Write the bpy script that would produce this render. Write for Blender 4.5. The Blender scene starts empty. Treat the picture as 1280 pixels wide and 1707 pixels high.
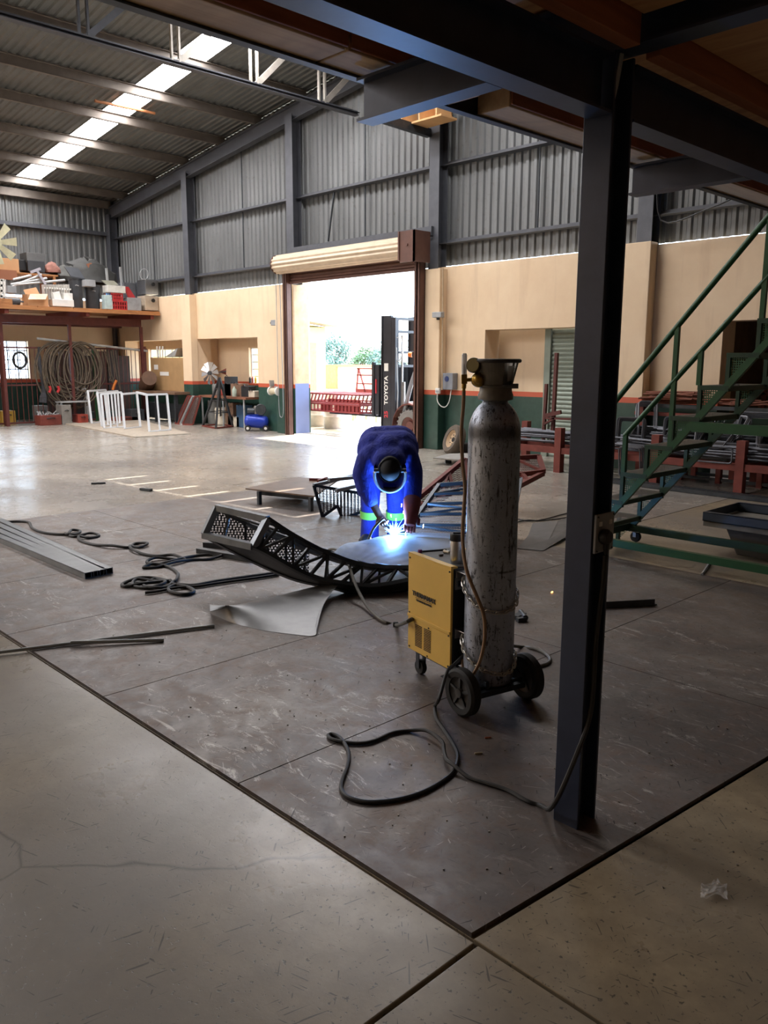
import bpy, bmesh, math, random
from mathutils import Vector, Matrix, Euler
random.seed(7)
R = math.radians
SC = bpy.context.scene
COL = SC.collection
# ------------------------------------------------------------------ camera
CAM_H, FPX, PITCH, YAW, ROLL = 1.62, 1374.0, 0.18077, 0.80442, 0.003386
_f = Vector((-math.sin(YAW), math.cos(YAW), 0)); _r = Vector((math.cos(YAW), math.sin(YAW), 0)); _u = Vector((0, 0, 1))
FWD = _f.copy()
_cf = _f*math.cos(PITCH)-_u*math.sin(PITCH); _cu0 = _u*math.cos(PITCH)+_f*math.sin(PITCH)
_cr = _r*math.cos(ROLL)+_cu0*math.sin(ROLL); _cu = _cu0*math.cos(ROLL)-_r*math.sin(ROLL)
CAM = Vector((0, 0, CAM_H))
cd = bpy.data.cameras.new('camera'); cam = bpy.data.objects.new('camera', cd); COL.objects.link(cam)
cd.sensor_fit = 'VERTICAL'; cd.sensor_height = 36; cd.lens = FPX/1707*36; cd.clip_end = 300; cd.clip_start = 0.02
m = Matrix((_cr, _cu, -_cf)).transposed().to_4x4(); m.translation = CAM; cam.matrix_world = m
SC.camera = cam
# ------------------------------------------------------------------ sky, sun, exposure
SC.view_settings.view_transform = 'Standard'; SC.view_settings.look = 'None'
SC.view_settings.gamma = 1; SC.view_settings.use_curve_mapping = False
SC.view_settings.exposure = 1.4
w = bpy.data.worlds.new('sky'); SC.world = w; w.use_nodes = True
bg = w.node_tree.nodes['Background']; bg.inputs[0].default_value = (0.66, 0.82, 1.0, 1); bg.inputs[1].default_value = 3.8
sd = bpy.data.lights.new('sun', 'SUN'); sd.energy = 9; sd.angle = R(0.53); sd.color = (1, 0.95, 0.86)
sun = bpy.data.objects.new('sun', sd); COL.objects.link(sun)
sun.rotation_euler = Vector((-0.03, 0.47, 1.0)).to_track_quat('Z', 'Y').to_euler()
def portal(name, loc, nrm, sx, sy):
    l = bpy.data.lights.new(name, 'AREA'); l.shape = 'RECTANGLE'; l.size = sx; l.size_y = sy; l.cycles.is_portal = True
    o = bpy.data.objects.new(name, l); COL.objects.link(o); o.location = loc
    z = -Vector(nrm).normalized(); x = Vector((0, 0, 1)).cross(z)
    x = x.normalized() if x.length > .01 else Vector((1, 0, 0))
    y = z.cross(x); M = Matrix((x, y, z)).transposed().to_4x4(); M.translation = loc; o.matrix_world = M
portal('portal_door', (-12.9, 11.75, 1.75), (0, -1, 0), 3.95, 3.5)
# ------------------------------------------------------------------ where a pixel of the frame meets a real plane
def ray(px, py): return _cf+_cr*((px-640)/FPX)-_cu*((py-853.5)/FPX)
def fl(px, py, z=0.0):
    d = ray(px, py); return CAM+d*((z-CAM_H)/d.z)
def onY(px, py, Y):
    d = ray(px, py); return CAM+d*(Y/d.y)
def onX(px, py, X):
    d = ray(px, py); return CAM+d*(X/d.x)
def onD(px, py, D):
    d = ray(px, py); return CAM+d*(D/d.dot(FWD))
def fwd(p): return Vector(p).dot(FWD)
# ------------------------------------------------------------------ mesh builder
V = Vector
class MB:
    def __init__(s): s.v = []; s.f = []; s.mi = []; s.cur = 0
    def add(s, vs, fs):
        n = len(s.v); s.v += [tuple(v) for v in vs]; s.f += [tuple(i+n for i in f) for f in fs]; s.mi += [s.cur]*len(fs); return s
    def box(s, c, d, rz=0, M=None):
        x, y, z = d[0]/2, d[1]/2, d[2]/2
        vs = [V(p) for p in ((-x,-y,-z),(x,-y,-z),(x,y,-z),(-x,y,-z),(-x,-y,z),(x,-y,z),(x,y,z),(-x,y,z))]
        if M is None: M = Matrix.Rotation(rz, 3, 'Z')
        return s.add([V(c)+M@p for p in vs], [(3,2,1,0),(4,5,6,7),(0,1,5,4),(1,2,6,5),(2,3,7,6),(3,0,4,7)])
    def bx(s, x0, x1, y0, y1, z0, z1): return s.box(((x0+x1)/2,(y0+y1)/2,(z0+z1)/2), (abs(x1-x0),abs(y1-y0),abs(z1-z0)))
    def bar(s, p, q, w, h=None, up=(0,0,1)):
        p, q = V(p), V(q); h = w if h is None else h; d = (q-p)
        if d.length < 1e-6: return s
        d.normalize(); x = d.cross(V(up))
        if x.length < 1e-3: x = d.cross(V((1,0,0)))
        x.normalize(); y = x.cross(d); o = []
        for e in (p, q): o += [e-x*w/2-y*h/2, e+x*w/2-y*h/2, e+x*w/2+y*h/2, e-x*w/2+y*h/2]
        return s.add(o, [(3,2,1,0),(4,5,6,7),(0,1,5,4),(1,2,6,5),(2,3,7,6),(3,0,4,7)])
    def tube(s, pts, r, n=8, closed=False, caps=True):
        pts = [V(p) for p in pts]; k = len(pts); rings = []; px = None
        for i, p in enumerate(pts):
            if closed: t = pts[(i+1) % k]-pts[i-1]
            else: t = pts[min(i+1, k-1)]-pts[max(i-1, 0)]
            if t.length < 1e-9: t = V((0,0,1))
            t.normalize()
            if px is None:
                px = t.cross(V((0,0,1)))
                if px.length < .05: px = t.cross(V((1,0,0)))
            px = px-t*px.dot(t)
            if px.length < 1e-6: px = t.orthogonal()
            px.normalize(); py = t.cross(px); rr = r[i] if isinstance(r, (list, tuple)) else r
            rings.append([p+px*rr*math.cos(a)+py*rr*math.sin(a) for a in (2*math.pi*j/n for j in range(n))])
        vs = [v for g in rings for v in g]; fs = []
        for i in range(k if closed else k-1):
            a, b = i*n, ((i+1) % k)*n
            fs += [(a+j, a+(j+1) % n, b+(j+1) % n, b+j) for j in range(n)]
        if caps and not closed: fs += [tuple(range(n))[::-1], tuple((k-1)*n+j for j in range(n))]
        return s.add(vs, fs)
    def lathe(s, prof, n=24, c=(0,0,0), axis=(0,0,1), caps=True):
        q = V((0,0,1)).rotation_difference(V(axis)); vs = []; fs = []; k = len(prof)
        for r, z in prof:
            for j in range(n):
                a = 2*math.pi*j/n; vs.append(V(c)+q@V((r*math.cos(a), r*math.sin(a), z)))
        for i in range(k-1):
            fs += [(i*n+j, i*n+(j+1) % n, (i+1)*n+(j+1) % n, (i+1)*n+j) for j in range(n)]
        if caps and prof[0][0] > 1e-6: fs.append(tuple(range(n))[::-1])
        if caps and prof[-1][0] > 1e-6: fs.append(tuple((k-1)*n+j for j in range(n)))
        return s.add(vs, fs)
    def cyl(s, p, q, r, n=14, r2=None):
        p, q = V(p), V(q); d = q-p
        return s.lathe([(r, 0), (r if r2 is None else r2, d.length)], n, p, d)
    def prism(s, poly, h):            # poly: 3D points of one face, h: extrusion vector
        poly = [V(p) for p in poly]; h = V(h); k = len(poly)
        return s.add(poly+[p+h for p in poly], [tuple(range(k))[::-1], tuple(range(k, 2*k))]+[(i, (i+1) % k, (i+1) % k+k, i+k) for i in range(k)])
    def grid(s, rows, thick=0.0, nrm=None):   # rows of points -> a sheet
        a, b = len(rows), len(rows[0]); vs = [V(p) for r in rows for p in r]
        fs = [(i*b+j, i*b+j+1, (i+1)*b+j+1, (i+1)*b+j) for i in range(a-1) for j in range(b-1)]
        s.add(vs, fs)
        if thick:
            t = V(nrm)*thick; s.add([v+t for v in vs], [f[::-1] for f in fs])
            rim = [j for j in range(b)]+[i*b+b-1 for i in range(1, a)]+[(a-1)*b+j for j in range(b-2, -1, -1)]+[i*b for i in range(a-2, 0, -1)]
            k = len(rim); s.add([vs[i] for i in rim]+[vs[i]+t for i in rim], [(i, (i+1) % k, (i+1) % k+k, i+k) for i in range(k)])
        return s
    def ball(s, c, r, n=10, sc=(1,1,1)):
        m_ = n//2+1; p = [(math.sin(math.pi*i/m_), -math.cos(math.pi*i/m_)) for i in range(m_+1)]
        vs = []; fs = []
        for a, z in p:
            for j in range(n):
                t = 2*math.pi*j/n; vs.append((c[0]+r*sc[0]*a*math.cos(t), c[1]+r*sc[1]*a*math.sin(t), c[2]+r*sc[2]*z))
        for i in range(m_): fs += [(i*n+j, i*n+(j+1) % n, (i+1)*n+(j+1) % n, (i+1)*n+j) for j in range(n)]
        return s.add(vs, fs)
    def build(s, name, mat, parent=None, smooth=False, bevel=0, label=None, local=False):
        me = bpy.data.meshes.new(name); off = V((0,0,0))
        o = bpy.data.objects.new(name, me); COL.objects.link(o); vs = s.v
        if parent is not None:
            o.parent = parent
            if not local:
                inv = world_of(parent).inverted(); vs = [tuple(inv@V(v)) for v in vs]
        me.from_pydata(vs, [], s.f); me.validate(clean_customdata=False)
        for mm in (mat if isinstance(mat, (list, tuple)) else [mat]): me.materials.append(mm)
        if len(me.polygons) == len(s.mi) and any(s.mi): me.polygons.foreach_set('material_index', s.mi)
        bm = bmesh.new(); bm.from_mesh(me); bmesh.ops.remove_doubles(bm, verts=bm.verts, dist=1e-6)
        bmesh.ops.recalc_face_normals(bm, faces=bm.faces); bm.to_mesh(me); bm.free()
        if smooth:
            me.polygons.foreach_set('use_smooth', [True]*len(me.polygons))
            me.set_sharp_from_angle(angle=R(smooth if smooth is not True else 40))
        if bevel:
            b = o.modifiers.new('bevel', 'BEVEL'); b.width = bevel; b.segments = 2; b.limit_method = 'ANGLE'
        if label: o['label'] = label
        return o
def world_of(o):
    M = Matrix.LocRotScale(o.location, o.rotation_euler, o.scale)
    return world_of(o.parent)@M if o.parent else M
def tag(o, label, cat, group=None):
    o['label'] = label; o['category'] = cat
    if group: o['group'] = group
    return o
def thing(name, label, cat, loc=(0,0,0), rz=0, group=None):
    o = bpy.data.objects.new(name, None); COL.objects.link(o); o.location = loc; o.rotation_euler = (0,0,rz); o.empty_display_size = .1
    return tag(o, label, cat, group)
def solo(mb, name, mat, label, cat, group=None, smooth=False, bevel=0):   # a thing that is one mesh, origin at its base
    n = len(mb.v); c = V((sum(v[0] for v in mb.v)/n, sum(v[1] for v in mb.v)/n, min(v[2] for v in mb.v)))
    mb.v = [tuple(V(v)-c) for v in mb.v]
    o = mb.build(name, mat, smooth=smooth, bevel=bevel); o.location = c
    return tag(o, label, cat, group)
def struct(mb, name, mat, parent=None, smooth=False, bevel=0):
    o = mb.build(name, mat, parent, smooth, bevel)
    if parent is None: o['kind'] = 'structure'
    return o
def dup(o, parent=None):
    c = o.copy(); COL.objects.link(c)
    if parent is not None: c.parent = parent
    for ch in list(o.children): dup(ch, c)
    return c
def spline(pts, n=6, closed=False):          # Catmull-Rom through points
    P = [V(p) for p in pts]; k = len(P); o = []
    for i in range(k if closed else k-1):
        if closed: a, b, c, d = P[i-1], P[i], P[(i+1) % k], P[(i+2) % k]
        else: a, b, c, d = P[max(i-1,0)], P[i], P[i+1], P[min(i+2,k-1)]
        for j in range(n):
            t = j/n; o.append(.5*((2*b)+(c-a)*t+(2*a-5*b+4*c-d)*t*t+(3*b-a-3*c+d)*t**3))
    if not closed: o.append(P[-1])
    return o
# ------------------------------------------------------------------ materials
def srgb(c):
    c = [x/255 for x in c]; return tuple(x/12.92 if x <= .04045 else ((x+.055)/1.055)**2.4 for x in c)+(1,)
class NT:
    def __init__(s, name):
        s.m = bpy.data.materials.new(name); s.m.use_nodes = True; s.t = s.m.node_tree; s.n = s.t.nodes; s.b = s.n['Principled BSDF']
    def new(s, t, **kw):
        x = s.n.new(t)
        for k, v in kw.items(): setattr(x, k, v)
        return x
    def link(s, a, b): s.t.links.new(a, b)
    def coord(s, kind='pos', scale=(1,1,1)):
        if kind == 'pos': o = s.new('ShaderNodeNewGeometry').outputs['Position']
        else: o = s.new('ShaderNodeTexCoord').outputs['Object']
        mp = s.new('ShaderNodeMapping'); mp.inputs['Scale'].default_value = scale; s.link(o, mp.inputs[0]); return mp.outputs[0]
    def noise(s, co, scale, detail=5, rough=.6, dist=0):
        x = s.new('ShaderNodeTexNoise'); x.inputs['Scale'].default_value = scale; x.inputs['Detail'].default_value = detail
        x.inputs['Roughness'].default_value = rough; x.inputs['Distortion'].default_value = dist; s.link(co, x.inputs['Vector']); return x.outputs['Fac']
    def ramp(s, f, stops):
        x = s.new('ShaderNodeValToRGB'); e = x.color_ramp.elements
        while len(e) < len(stops): e.new(.5)
        for i, (p, c) in enumerate(stops): e[i].position = p; e[i].color = c if len(c) == 4 else tuple(c)+(1,)
        s.link(f, x.inputs[0]); return x.outputs[0]
    def mix(s, f, a, b, mode='MIX'):
        x = s.new('ShaderNodeMix', data_type='RGBA', blend_type=mode)
        for v, i in ((f, x.inputs[0]), (a, x.inputs[6]), (b, x.inputs[7])):
            if hasattr(v, 'is_linked'): s.link(v, i)
            else: i.default_value = v
        return x.outputs[2]
    def math(s, op, a, b=0.0, c=0.0):
        x = s.new('ShaderNodeMath', operation=op)
        for v, i in zip((a, b, c), x.inputs):
            if hasattr(v, 'is_linked'): s.link(v, i)
            else: i.default_value = v
        return x.outputs[0]
    def bump(s, h, strength=.3, dist=.01):
        x = s.new('ShaderNodeBump'); x.inputs['Strength'].default_value = strength; x.inputs['Distance'].default_value = dist
        s.link(h, x.inputs['Height']); s.link(x.outputs[0], s.b.inputs['Normal'])
BW = lambda v: (v, v, v, 1)
def pm(name, rgb, rough=.6, metal=0, var=.18, scale=6, spots=None, bump=.0, kind='obj', stretch=(1,1,1)):
    """painted / plain surface: base colour with mottling, optional second colour showing through in spots"""
    k = NT(name); c = srgb(rgb); co = k.coord(kind, stretch)
    f = k.noise(co, scale); d = tuple(x*(1-var) for x in c[:3])+(1,); l = tuple(min(1, x*(1+var)) for x in c[:3])+(1,)
    out = k.ramp(f, [(.3, d), (.7, l)])
    if spots:
        f2 = k.noise(co, scale*3.1, 6, .7); g = k.ramp(f2, [(spots[1], BW(0)), (spots[1]+.06, BW(1))]); out = k.mix(g, out, srgb(spots[0]))
    k.link(out, k.b.inputs['Base Color']); k.b.inputs['Roughness'].default_value = rough; k.b.inputs['Metallic'].default_value = metal
    if bump: k.bump(f, bump)
    return k.m
def glow(name, rgb, s):
    k = NT(name); k.b.inputs['Base Color'].default_value = (0,0,0,1); k.b.inputs['Emission Color'].default_value = tuple(rgb)+(1,); k.b.inputs['Emission Strength'].default_value = s; return k.m
# ------------------------------------------------------------------ shared materials
def scratches(k, co_scale_a, co_scale_b, thr, seed):
    """thin streaks in many directions: noise stretched along a slowly turning axis"""
    g = k.new('ShaderNodeNewGeometry').outputs['Position']; turn = k.noise(k.coord(), 3.1, 2, .5)
    rot = k.new('ShaderNodeVectorRotate', rotation_type='Z_AXIS'); k.link(g, rot.inputs['Vector']); k.link(k.math('MULTIPLY_ADD', k.math('FLOOR', k.math('MULTIPLY', turn, 37)), 2.1, seed), rot.inputs['Angle'])
    mp = k.new('ShaderNodeMapping'); mp.inputs['Scale'].default_value = (co_scale_a, co_scale_b, 1); mp.inputs['Location'].default_value = (seed*7, seed*3, 0); k.link(rot.outputs[0], mp.inputs[0])
    return k.ramp(k.noise(mp.outputs[0], 1, 1, .3), [(thr, BW(0)), (thr+.03, BW(1))])
def concrete_mat(name='concrete', tones=((130,114,90),(165,148,120),(192,174,146)), rough=(.42,.20)):
    k = NT(name); co = k.coord()
    a = k.noise(co, 1.1, 6, .65); b = k.noise(co, 9, 6, .7); c = k.noise(co, 55, 3, .6)
    base = k.ramp(a, [(.28, srgb(tones[0])), (.55, srgb(tones[1])), (.8, srgb(tones[2]))])
    base = k.mix(k.ramp(b, [(.38, BW(0)), (.72, BW(.6))]), base, srgb((122,108,90)))
    pit = k.ramp(c, [(.335, BW(1)), (.375, BW(0))]); base = k.mix(k.math('MULTIPLY', pit, .8), base, srgb((66,58,48)))
    big = k.noise(co, .33, 4, .6, .6); base = k.mix(k.ramp(big, [(.42, BW(0)), (.62, BW(.7))]), base, srgb((122,116,110)))
    base = k.mix(k.math('MULTIPLY', scratches(k, 5, 110, .70, 1.7), .7), base, srgb((56,50,44)))
    cr = k.new('ShaderNodeTexVoronoi', feature='DISTANCE_TO_EDGE'); cr.inputs['Scale'].default_value = .55; wob = k.new('ShaderNodeVectorMath', operation='ADD'); nz = k.new('ShaderNodeTexNoise'); nz.inputs['Scale'].default_value = 2.5; k.link(co, nz.inputs['Vector'])
    sc_ = k.new('ShaderNodeVectorMath', operation='SCALE'); sc_.inputs['Scale'].default_value = .35; k.link(nz.outputs['Color'], sc_.inputs[0]); k.link(co, wob.inputs[0]); k.link(sc_.outputs[0], wob.inputs[1]); k.link(wob.outputs[0], cr.inputs['Vector'])
    crack = k.math('MULTIPLY', k.ramp(cr.outputs['Distance'], [(.0, BW(1)), (.006, BW(0))]), k.ramp(k.noise(co, .6, 2), [(.5, BW(0)), (.58, BW(.8))])); base = k.mix(crack, base, srgb((78,68,58)))
    k.link(base, k.b.inputs['Base Color'])
    k.link(k.ramp(a, [(.3, BW(rough[0])), (.75, BW(rough[1]))]), k.b.inputs['Roughness']); k.bump(k.math('SUBTRACT', b, k.math('MULTIPLY', pit, .6)), .16, .006)
    return k.m
def plate_mat():
    k = NT('steel_plate'); co = k.coord()
    a = k.noise(co, 1.5, 6, .68, .4); b = k.noise(co, 6, 6, .75, .6); c = k.noise(co, 40, 4, .7)
    base = k.ramp(a, [(.3, srgb((88,82,80))), (.5, srgb((114,106,101))), (.7, srgb((138,130,123)))])
    base = k.mix(k.ramp(b, [(.46, BW(0)), (.68, BW(.6))]), base, srgb((124,100,84)))
    base = k.mix(k.ramp(c, [(.5, BW(0)), (.75, BW(.35))]), base, srgb((66,60,57)))
    scuff = k.math('MULTIPLY', k.ramp(k.noise(k.coord('pos', (1.2, 3.4, 1)), 2.6, 9, .85, 1.6), [(.56, BW(0)), (.61, BW(1))]), k.ramp(k.noise(co, .9, 3), [(.44, BW(0)), (.58, BW(1))]))
    base = k.mix(k.math('MULTIPLY', scuff, .75), base, srgb((196,190,182)))
    base = k.mix(k.math('MULTIPLY', scratches(k, 3.0, 120, .725, .4), .5), base, srgb((190,184,176)))
    base = k.mix(k.math('MULTIPLY', scratches(k, 6, 120, .70, 2.9), .8), base, srgb((38,34,32)))
    k.link(base, k.b.inputs['Base Color']); k.b.inputs['Metallic'].default_value = .3
    k.link(k.ramp(b, [(.3, BW(.36)), (.7, BW(.6))]), k.b.inputs['Roughness']); k.bump(k.math('ADD', b, k.math('MULTIPLY', c, .4)), .14, .006)
    return k.m
def wall_mat():
    k = NT('painted_plaster'); co = k.coord()
    z = k.new('ShaderNodeSeparateXYZ'); g = k.new('ShaderNodeNewGeometry'); k.link(g.outputs['Position'], z.inputs[0]); z = z.outputs['Z']
    n = k.noise(co, .9, 6, .65); n2 = k.noise(co, 7, 5, .6); st = k.noise(k.coord('pos', (2.5, 2.5, .25)), 2, 4, .6)
    cream = k.ramp(n, [(.3, srgb((220,192,158))), (.7, srgb((233,209,176)))])
    cream = k.mix(k.ramp(st, [(.56, BW(0)), (.8, BW(.35))]), cream, srgb((182,152,126)))
    green = k.ramp(n2, [(.3, srgb((38,66,58))), (.7, srgb((50,80,70)))]); red = srgb((196,92,66))
    c = k.mix(k.math('GREATER_THAN', z, 1.015), green, red); c = k.mix(k.math('GREATER_THAN', z, 1.10), c, cream)
    k.link(c, k.b.inputs['Base Color']); k.link(k.ramp(k.math('GREATER_THAN', z, 1.1), [(0, BW(.38)), (1, BW(.8))]), k.b.inputs['Roughness']); k.bump(n2, .08, .01)
    return k.m
def sheet_mat(name, rgb, dirt):
    k = NT(name); co = k.coord(); n = k.noise(k.coord('pos', (1, 1, .35)), 1.6, 5, .6); n2 = k.noise(co, 12, 5, .65)
    c = srgb(rgb); out = k.ramp(n, [(.3, tuple(x*.82 for x in c[:3])), (.7, tuple(x*1.12 for x in c[:3]))])
    out = k.mix(k.ramp(n2, [(.58, BW(0)), (.75, BW(.5))]), out, srgb(dirt))
    k.link(out, k.b.inputs['Base Color']); k.b.inputs['Metallic'].default_value = .45; k.b.inputs['Roughness'].default_value = .5
    return k.m
def wood_mat(name, a, b, scale=3, axis=(12, .7, 12), rough=.65):
    k = NT(name); co = k.coord('pos', axis); n = k.noise(co, scale, 6, .6, .8); n2 = k.noise(k.coord('pos'), 2.2, 4, .6, 1)
    out = k.ramp(n, [(.3, srgb(a)), (.7, srgb(b))]); out = k.mix(k.ramp(n2, [(.55, BW(0)), (.78, BW(.6))]), out, tuple(x*.45 for x in srgb(a)[:3])+(1,))
    k.link(out, k.b.inputs['Base Color']); k.b.inputs['Roughness'].default_value = rough; return k.m
CONC = concrete_mat(); CONCP = concrete_mat('sky_sheen_concrete', ((150,142,132),(178,170,158),(200,192,180)), (.34,.16)); PLATE = plate_mat(); WALL = wall_mat()  # far slabs: paler grey, the sky's cool reflection put into the colour
GALV = sheet_mat('galvanised_sheet', (116,118,118), (84,76,66)); ROOFM = sheet_mat('roof_sheeting', (108,111,110), (84,80,74))
STEELG = pm('grey_painted_steel', (80,82,88), .5, .2, .15, 5); PURL = pm('purlin_steel', (116,108,100), .6, .3, .15, 4)
NAVY = pm('navy_painted_steel', (54,62,82), .38, .1, .2, 9, ((80,86,98), .72), .05)
PINE = wood_mat('pine_timber', (228,190,148), (246,216,174)); PLY = wood_mat('pine_ply', (176,128,86), (210,164,114), 2.2, (.8, 9, 9))
JOIST = wood_mat('red_pine', (150,90,60), (178,112,74))
BROWN = pm('brown_shutter_steel', (96,66,56), .5, .3, .15, 6); CREAMS = pm('cream_shutter', (206,186,160), .45, .2, .1, 6)
GSHUT = pm('grey_green_shutter', (134,144,132), .5, .3, .1, 6)
BLACK = pm('black_plastic', (26,26,28), .45); RUBBER = pm('rubber', (38,36,34), .75, 0, .2, 12); DARKST = pm('dark_mill_steel', (62,66,70), .42, .6, .25, 10, ((96,84,74), .7))
REDOX = pm('red_oxide_steel', (120,56,46), .6, .15, .2, 8, ((84,60,50), .66)); GREEN = pm('green_painted_steel', (34,80,48), .42, .15, .15, 8)
WHITE = pm('white_paint', (224,222,216), .5, 0, .05, 8); GREYP = pm('grey_plastic', (150,152,154), .5); STEEL = pm('bright_steel', (190,190,192), .28, 1, .08, 20)
GLASS = NT('window_glass'); GLASS.b.inputs['Base Color'].default_value = (1,1,1,1)
_t = GLASS.new('ShaderNodeBsdfTransparent'); _g = GLASS.new('ShaderNodeBsdfGlossy'); _g.inputs['Roughness'].default_value = .05; _x = GLASS.new('ShaderNodeMixShader'); _x.inputs[0].default_value = .06
GLASS.link(_t.outputs[0], _x.inputs[1]); GLASS.link(_g.outputs[0], _x.inputs[2]); GLASS.link(_x.outputs[0], GLASS.n['Material Output'].inputs[0]); GLASS = GLASS.m
SKYL = glow('skylight_fibreglass', (1.0, 0.97, 0.98), 13.0)

# ------------------------------------------------------------------ floor: slabs and steel plates
GY = 11.55
f = MB(); f.bx(-24, 12.5, -9.0, 12.2, -.25, -.06); floor = struct(f, 'floor', pm('joint_dirt', (44,38,32), .9))
g = .008
def slab(x0, x1, y0, y1, mat=CONC, z=0, name='slab', t=.06):
    mb = MB(); mb.bx(x0+g, x1-g, y0+g, y1-g, z-t, z); return mb.build(name, mat, floor, bevel=.003)
g = .007
for a, b, c, d in ((-24,-13,-9.0,1.635), (-13,-1.31,-9.0,1.635), (-1.31,5.5,-9.0,1.635), (5.5,12.5,-9.0,1.635), (-24,-16.2,1.635,6.06), (-16.2,-8.61,1.635,6.06), (5.5,12.5,1.64,6.06)):
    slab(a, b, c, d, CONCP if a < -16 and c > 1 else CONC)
EDGE = lambda Y: -1.335+.087*(Y-1.64)
mb = MB(); mb.prism([(EDGE(1.64)+.006,1.64,-.06),(5.495,1.64,-.06),(5.495,6.055,-.06),(EDGE(6.055)+.006,6.055,-.06)],(0,0,.06)); mb.build('slab', CONC, floor, bevel=.003)
xs = [-24, -19.2, -14.2, -9.2, -4.2, 2.6, 12.5]
for a, b in zip(xs[:-1], xs[1:]):
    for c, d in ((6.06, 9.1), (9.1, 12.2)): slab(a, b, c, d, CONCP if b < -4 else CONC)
px_ = [-8.62, -7.38, -6.16, -4.95, -3.68, -2.52, -1.31]
for i in range(6):
    for c, d in ((1.645, 3.86), (3.86, 6.065)):
        x0, x1, q, z0, z1 = px_[i]+.003, px_[i+1]-.003, .003, -.01, .007
        ea, eb = (EDGE(c)-.009, EDGE(d)-.009) if i == 5 else (x1, x1); mb = MB()
        poly = [(x0, c+q, z0), (ea, c+q, z0), (eb, d-q, z0), (x0, d-q, z0)]
        mb.prism(poly, (0, 0, z1-z0)); mb.build('steel_plate', PLATE, floor)
f = MB(); f.bx(-8.608, -1.33, 1.645, 6.055, -.06, -.01); f.build('plate_bed', CONC, floor)

# ------------------------------------------------------------------ gable wall
wb = MB()
ops = [(-22.9, -19.7, 2.17), (-18.95, -16.3, 2.17), (-14.9, -10.95, 3.4), (-9.45, -6.8, 2.17), (-5.2, -3.1, 2.19)]
x = -23.6
for a, b, h in ops:
    wb.bx(x, a, GY, GY+.4, 0, 3.31)
    if h < 3.3: wb.bx(a, b, GY, GY+.4, h, 3.31)
    x = b
wb.bx(x, 12.5, GY, GY+.4, 0, 3.31)
wall_back = struct(wb, 'wall_back', WALL)
for a, b, z in ((-19.36, -18.93, 3.27), (-15.32, -14.98, 3.27), (-10.86, -10.36, 3.27), (-6.76, -6.26, 3.34), (-2.4, -1.9, 3.3)):
    q = MB(); q.bx(a, b, GY-.2, GY, 0, z); q.build('pilaster', WALL, wall_back, bevel=.01)
q = MB(); AY = 12.25
for xa, xb, za_, zb_ in ((-23.4,-16.05,0,1.06), (-23.4,-22.85,1.06,1.95), (-20.85,-17.68,1.06,1.95), (-17.12,-16.05,1.06,1.95), (-23.4,-16.05,1.95,2.4)): q.bx(xa, xb, AY, AY+.15, za_, zb_)
q.bx(-16.05, -15.9, 11.95, AY, 0, 2.4); q.bx(-23.4, -23.2, 11.95, AY, 0, 2.4); q.bx(-19.45, -19.1, 11.95, AY, 0, 2.4)
q.bx(-23.4, -15.85, 11.95, AY+.15, 2.4, 2.5); q.build('alcove_wall', WALL, wall_back)
q = MB(); q.bx(-9.7, -8.42, 12.0, 12.15, 0, 2.4); q.bx(-6.9, -6.5, 12.0, 12.15, 0, 2.4); q.bx(-9.7, -6.5, 12, 12.6, 2.17, 2.4); q.build('alcove_wall', WALL, wall_back)
q = MB(); q.bx(-5.6, -2.8, 13.6, 13.75, 0, 2.5); q.bx(-5.6, -5.45, 11.95, 13.75, 0, 2.5); q.bx(-2.9, -2.8, 11.95, 13.75, 0, 2.5); q.bx(-5.6, -2.8, 11.95, 13.75, 2.4, 2.5)
q.build('alcove_wall', pm('brown_store_wall', (150,128,100), .8), wall_back)
f = MB(); f.bx(-24, -2.8, 12.2, 13.7, -.1, -.002); f.build('slab', CONC, floor)
# windows of the alcoves
def window(name, x0, x1, z0, z1, Y, nx, nz, parent=None):
    wn = bpy.data.objects.new(name, None); COL.objects.link(wn); wn['kind'] = 'structure'; wn.location = ((x0+x1)/2, Y, z0)
    fm = MB(); t = .022
    fm.bx(x0, x1, Y-.03, Y+.03, z0, z0+t); fm.bx(x0, x1, Y-.03, Y+.03, z1-t, z1); fm.bx(x0, x0+t, Y-.03, Y+.03, z0, z1); fm.bx(x1-t, x1, Y-.03, Y+.03, z0, z1)
    fm.build('window_frame', WHITE, wn)
    for i in range(1, nx): b = MB(); xx = x0+(x1-x0)*i/nx; b.bx(xx-.008, xx+.008, Y-.012, Y+.012, z0, z1); b.build('glazing_bar', STEELG, wn)
    for i in range(1, nz): b = MB(); zz = z0+(z1-z0)*i/nz; b.bx(x0, x1, Y-.012, Y+.012, zz-.008, zz+.008); b.build('glazing_bar', STEELG, wn)
    for i in range(nx):
        for j in range(nz):
            p = MB(); a, b = x0+(x1-x0)*i/nx+.01, x0+(x1-x0)*(i+1)/nx-.01; c, d = z0+(z1-z0)*j/nz+.01, z0+(z1-z0)*(j+1)/nz-.01
            p.bx(a, b, Y-.002, Y+.002, c, d); p.build('pane', GLASS, wn)
window('window_1', -17.68, -17.12, 1.06, 1.95, 12.36, 2, 5)
window('window_2', -22.85, -20.85, 1.06, 1.95, 12.36, 5, 4)
portal('portal_window_1', (-17.4, 12.3, 1.5), (0,-1,0), .56, .9); portal('portal_window_2', (-21.85, 12.3, 1.5), (0,-1,0), 2, .9)

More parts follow.
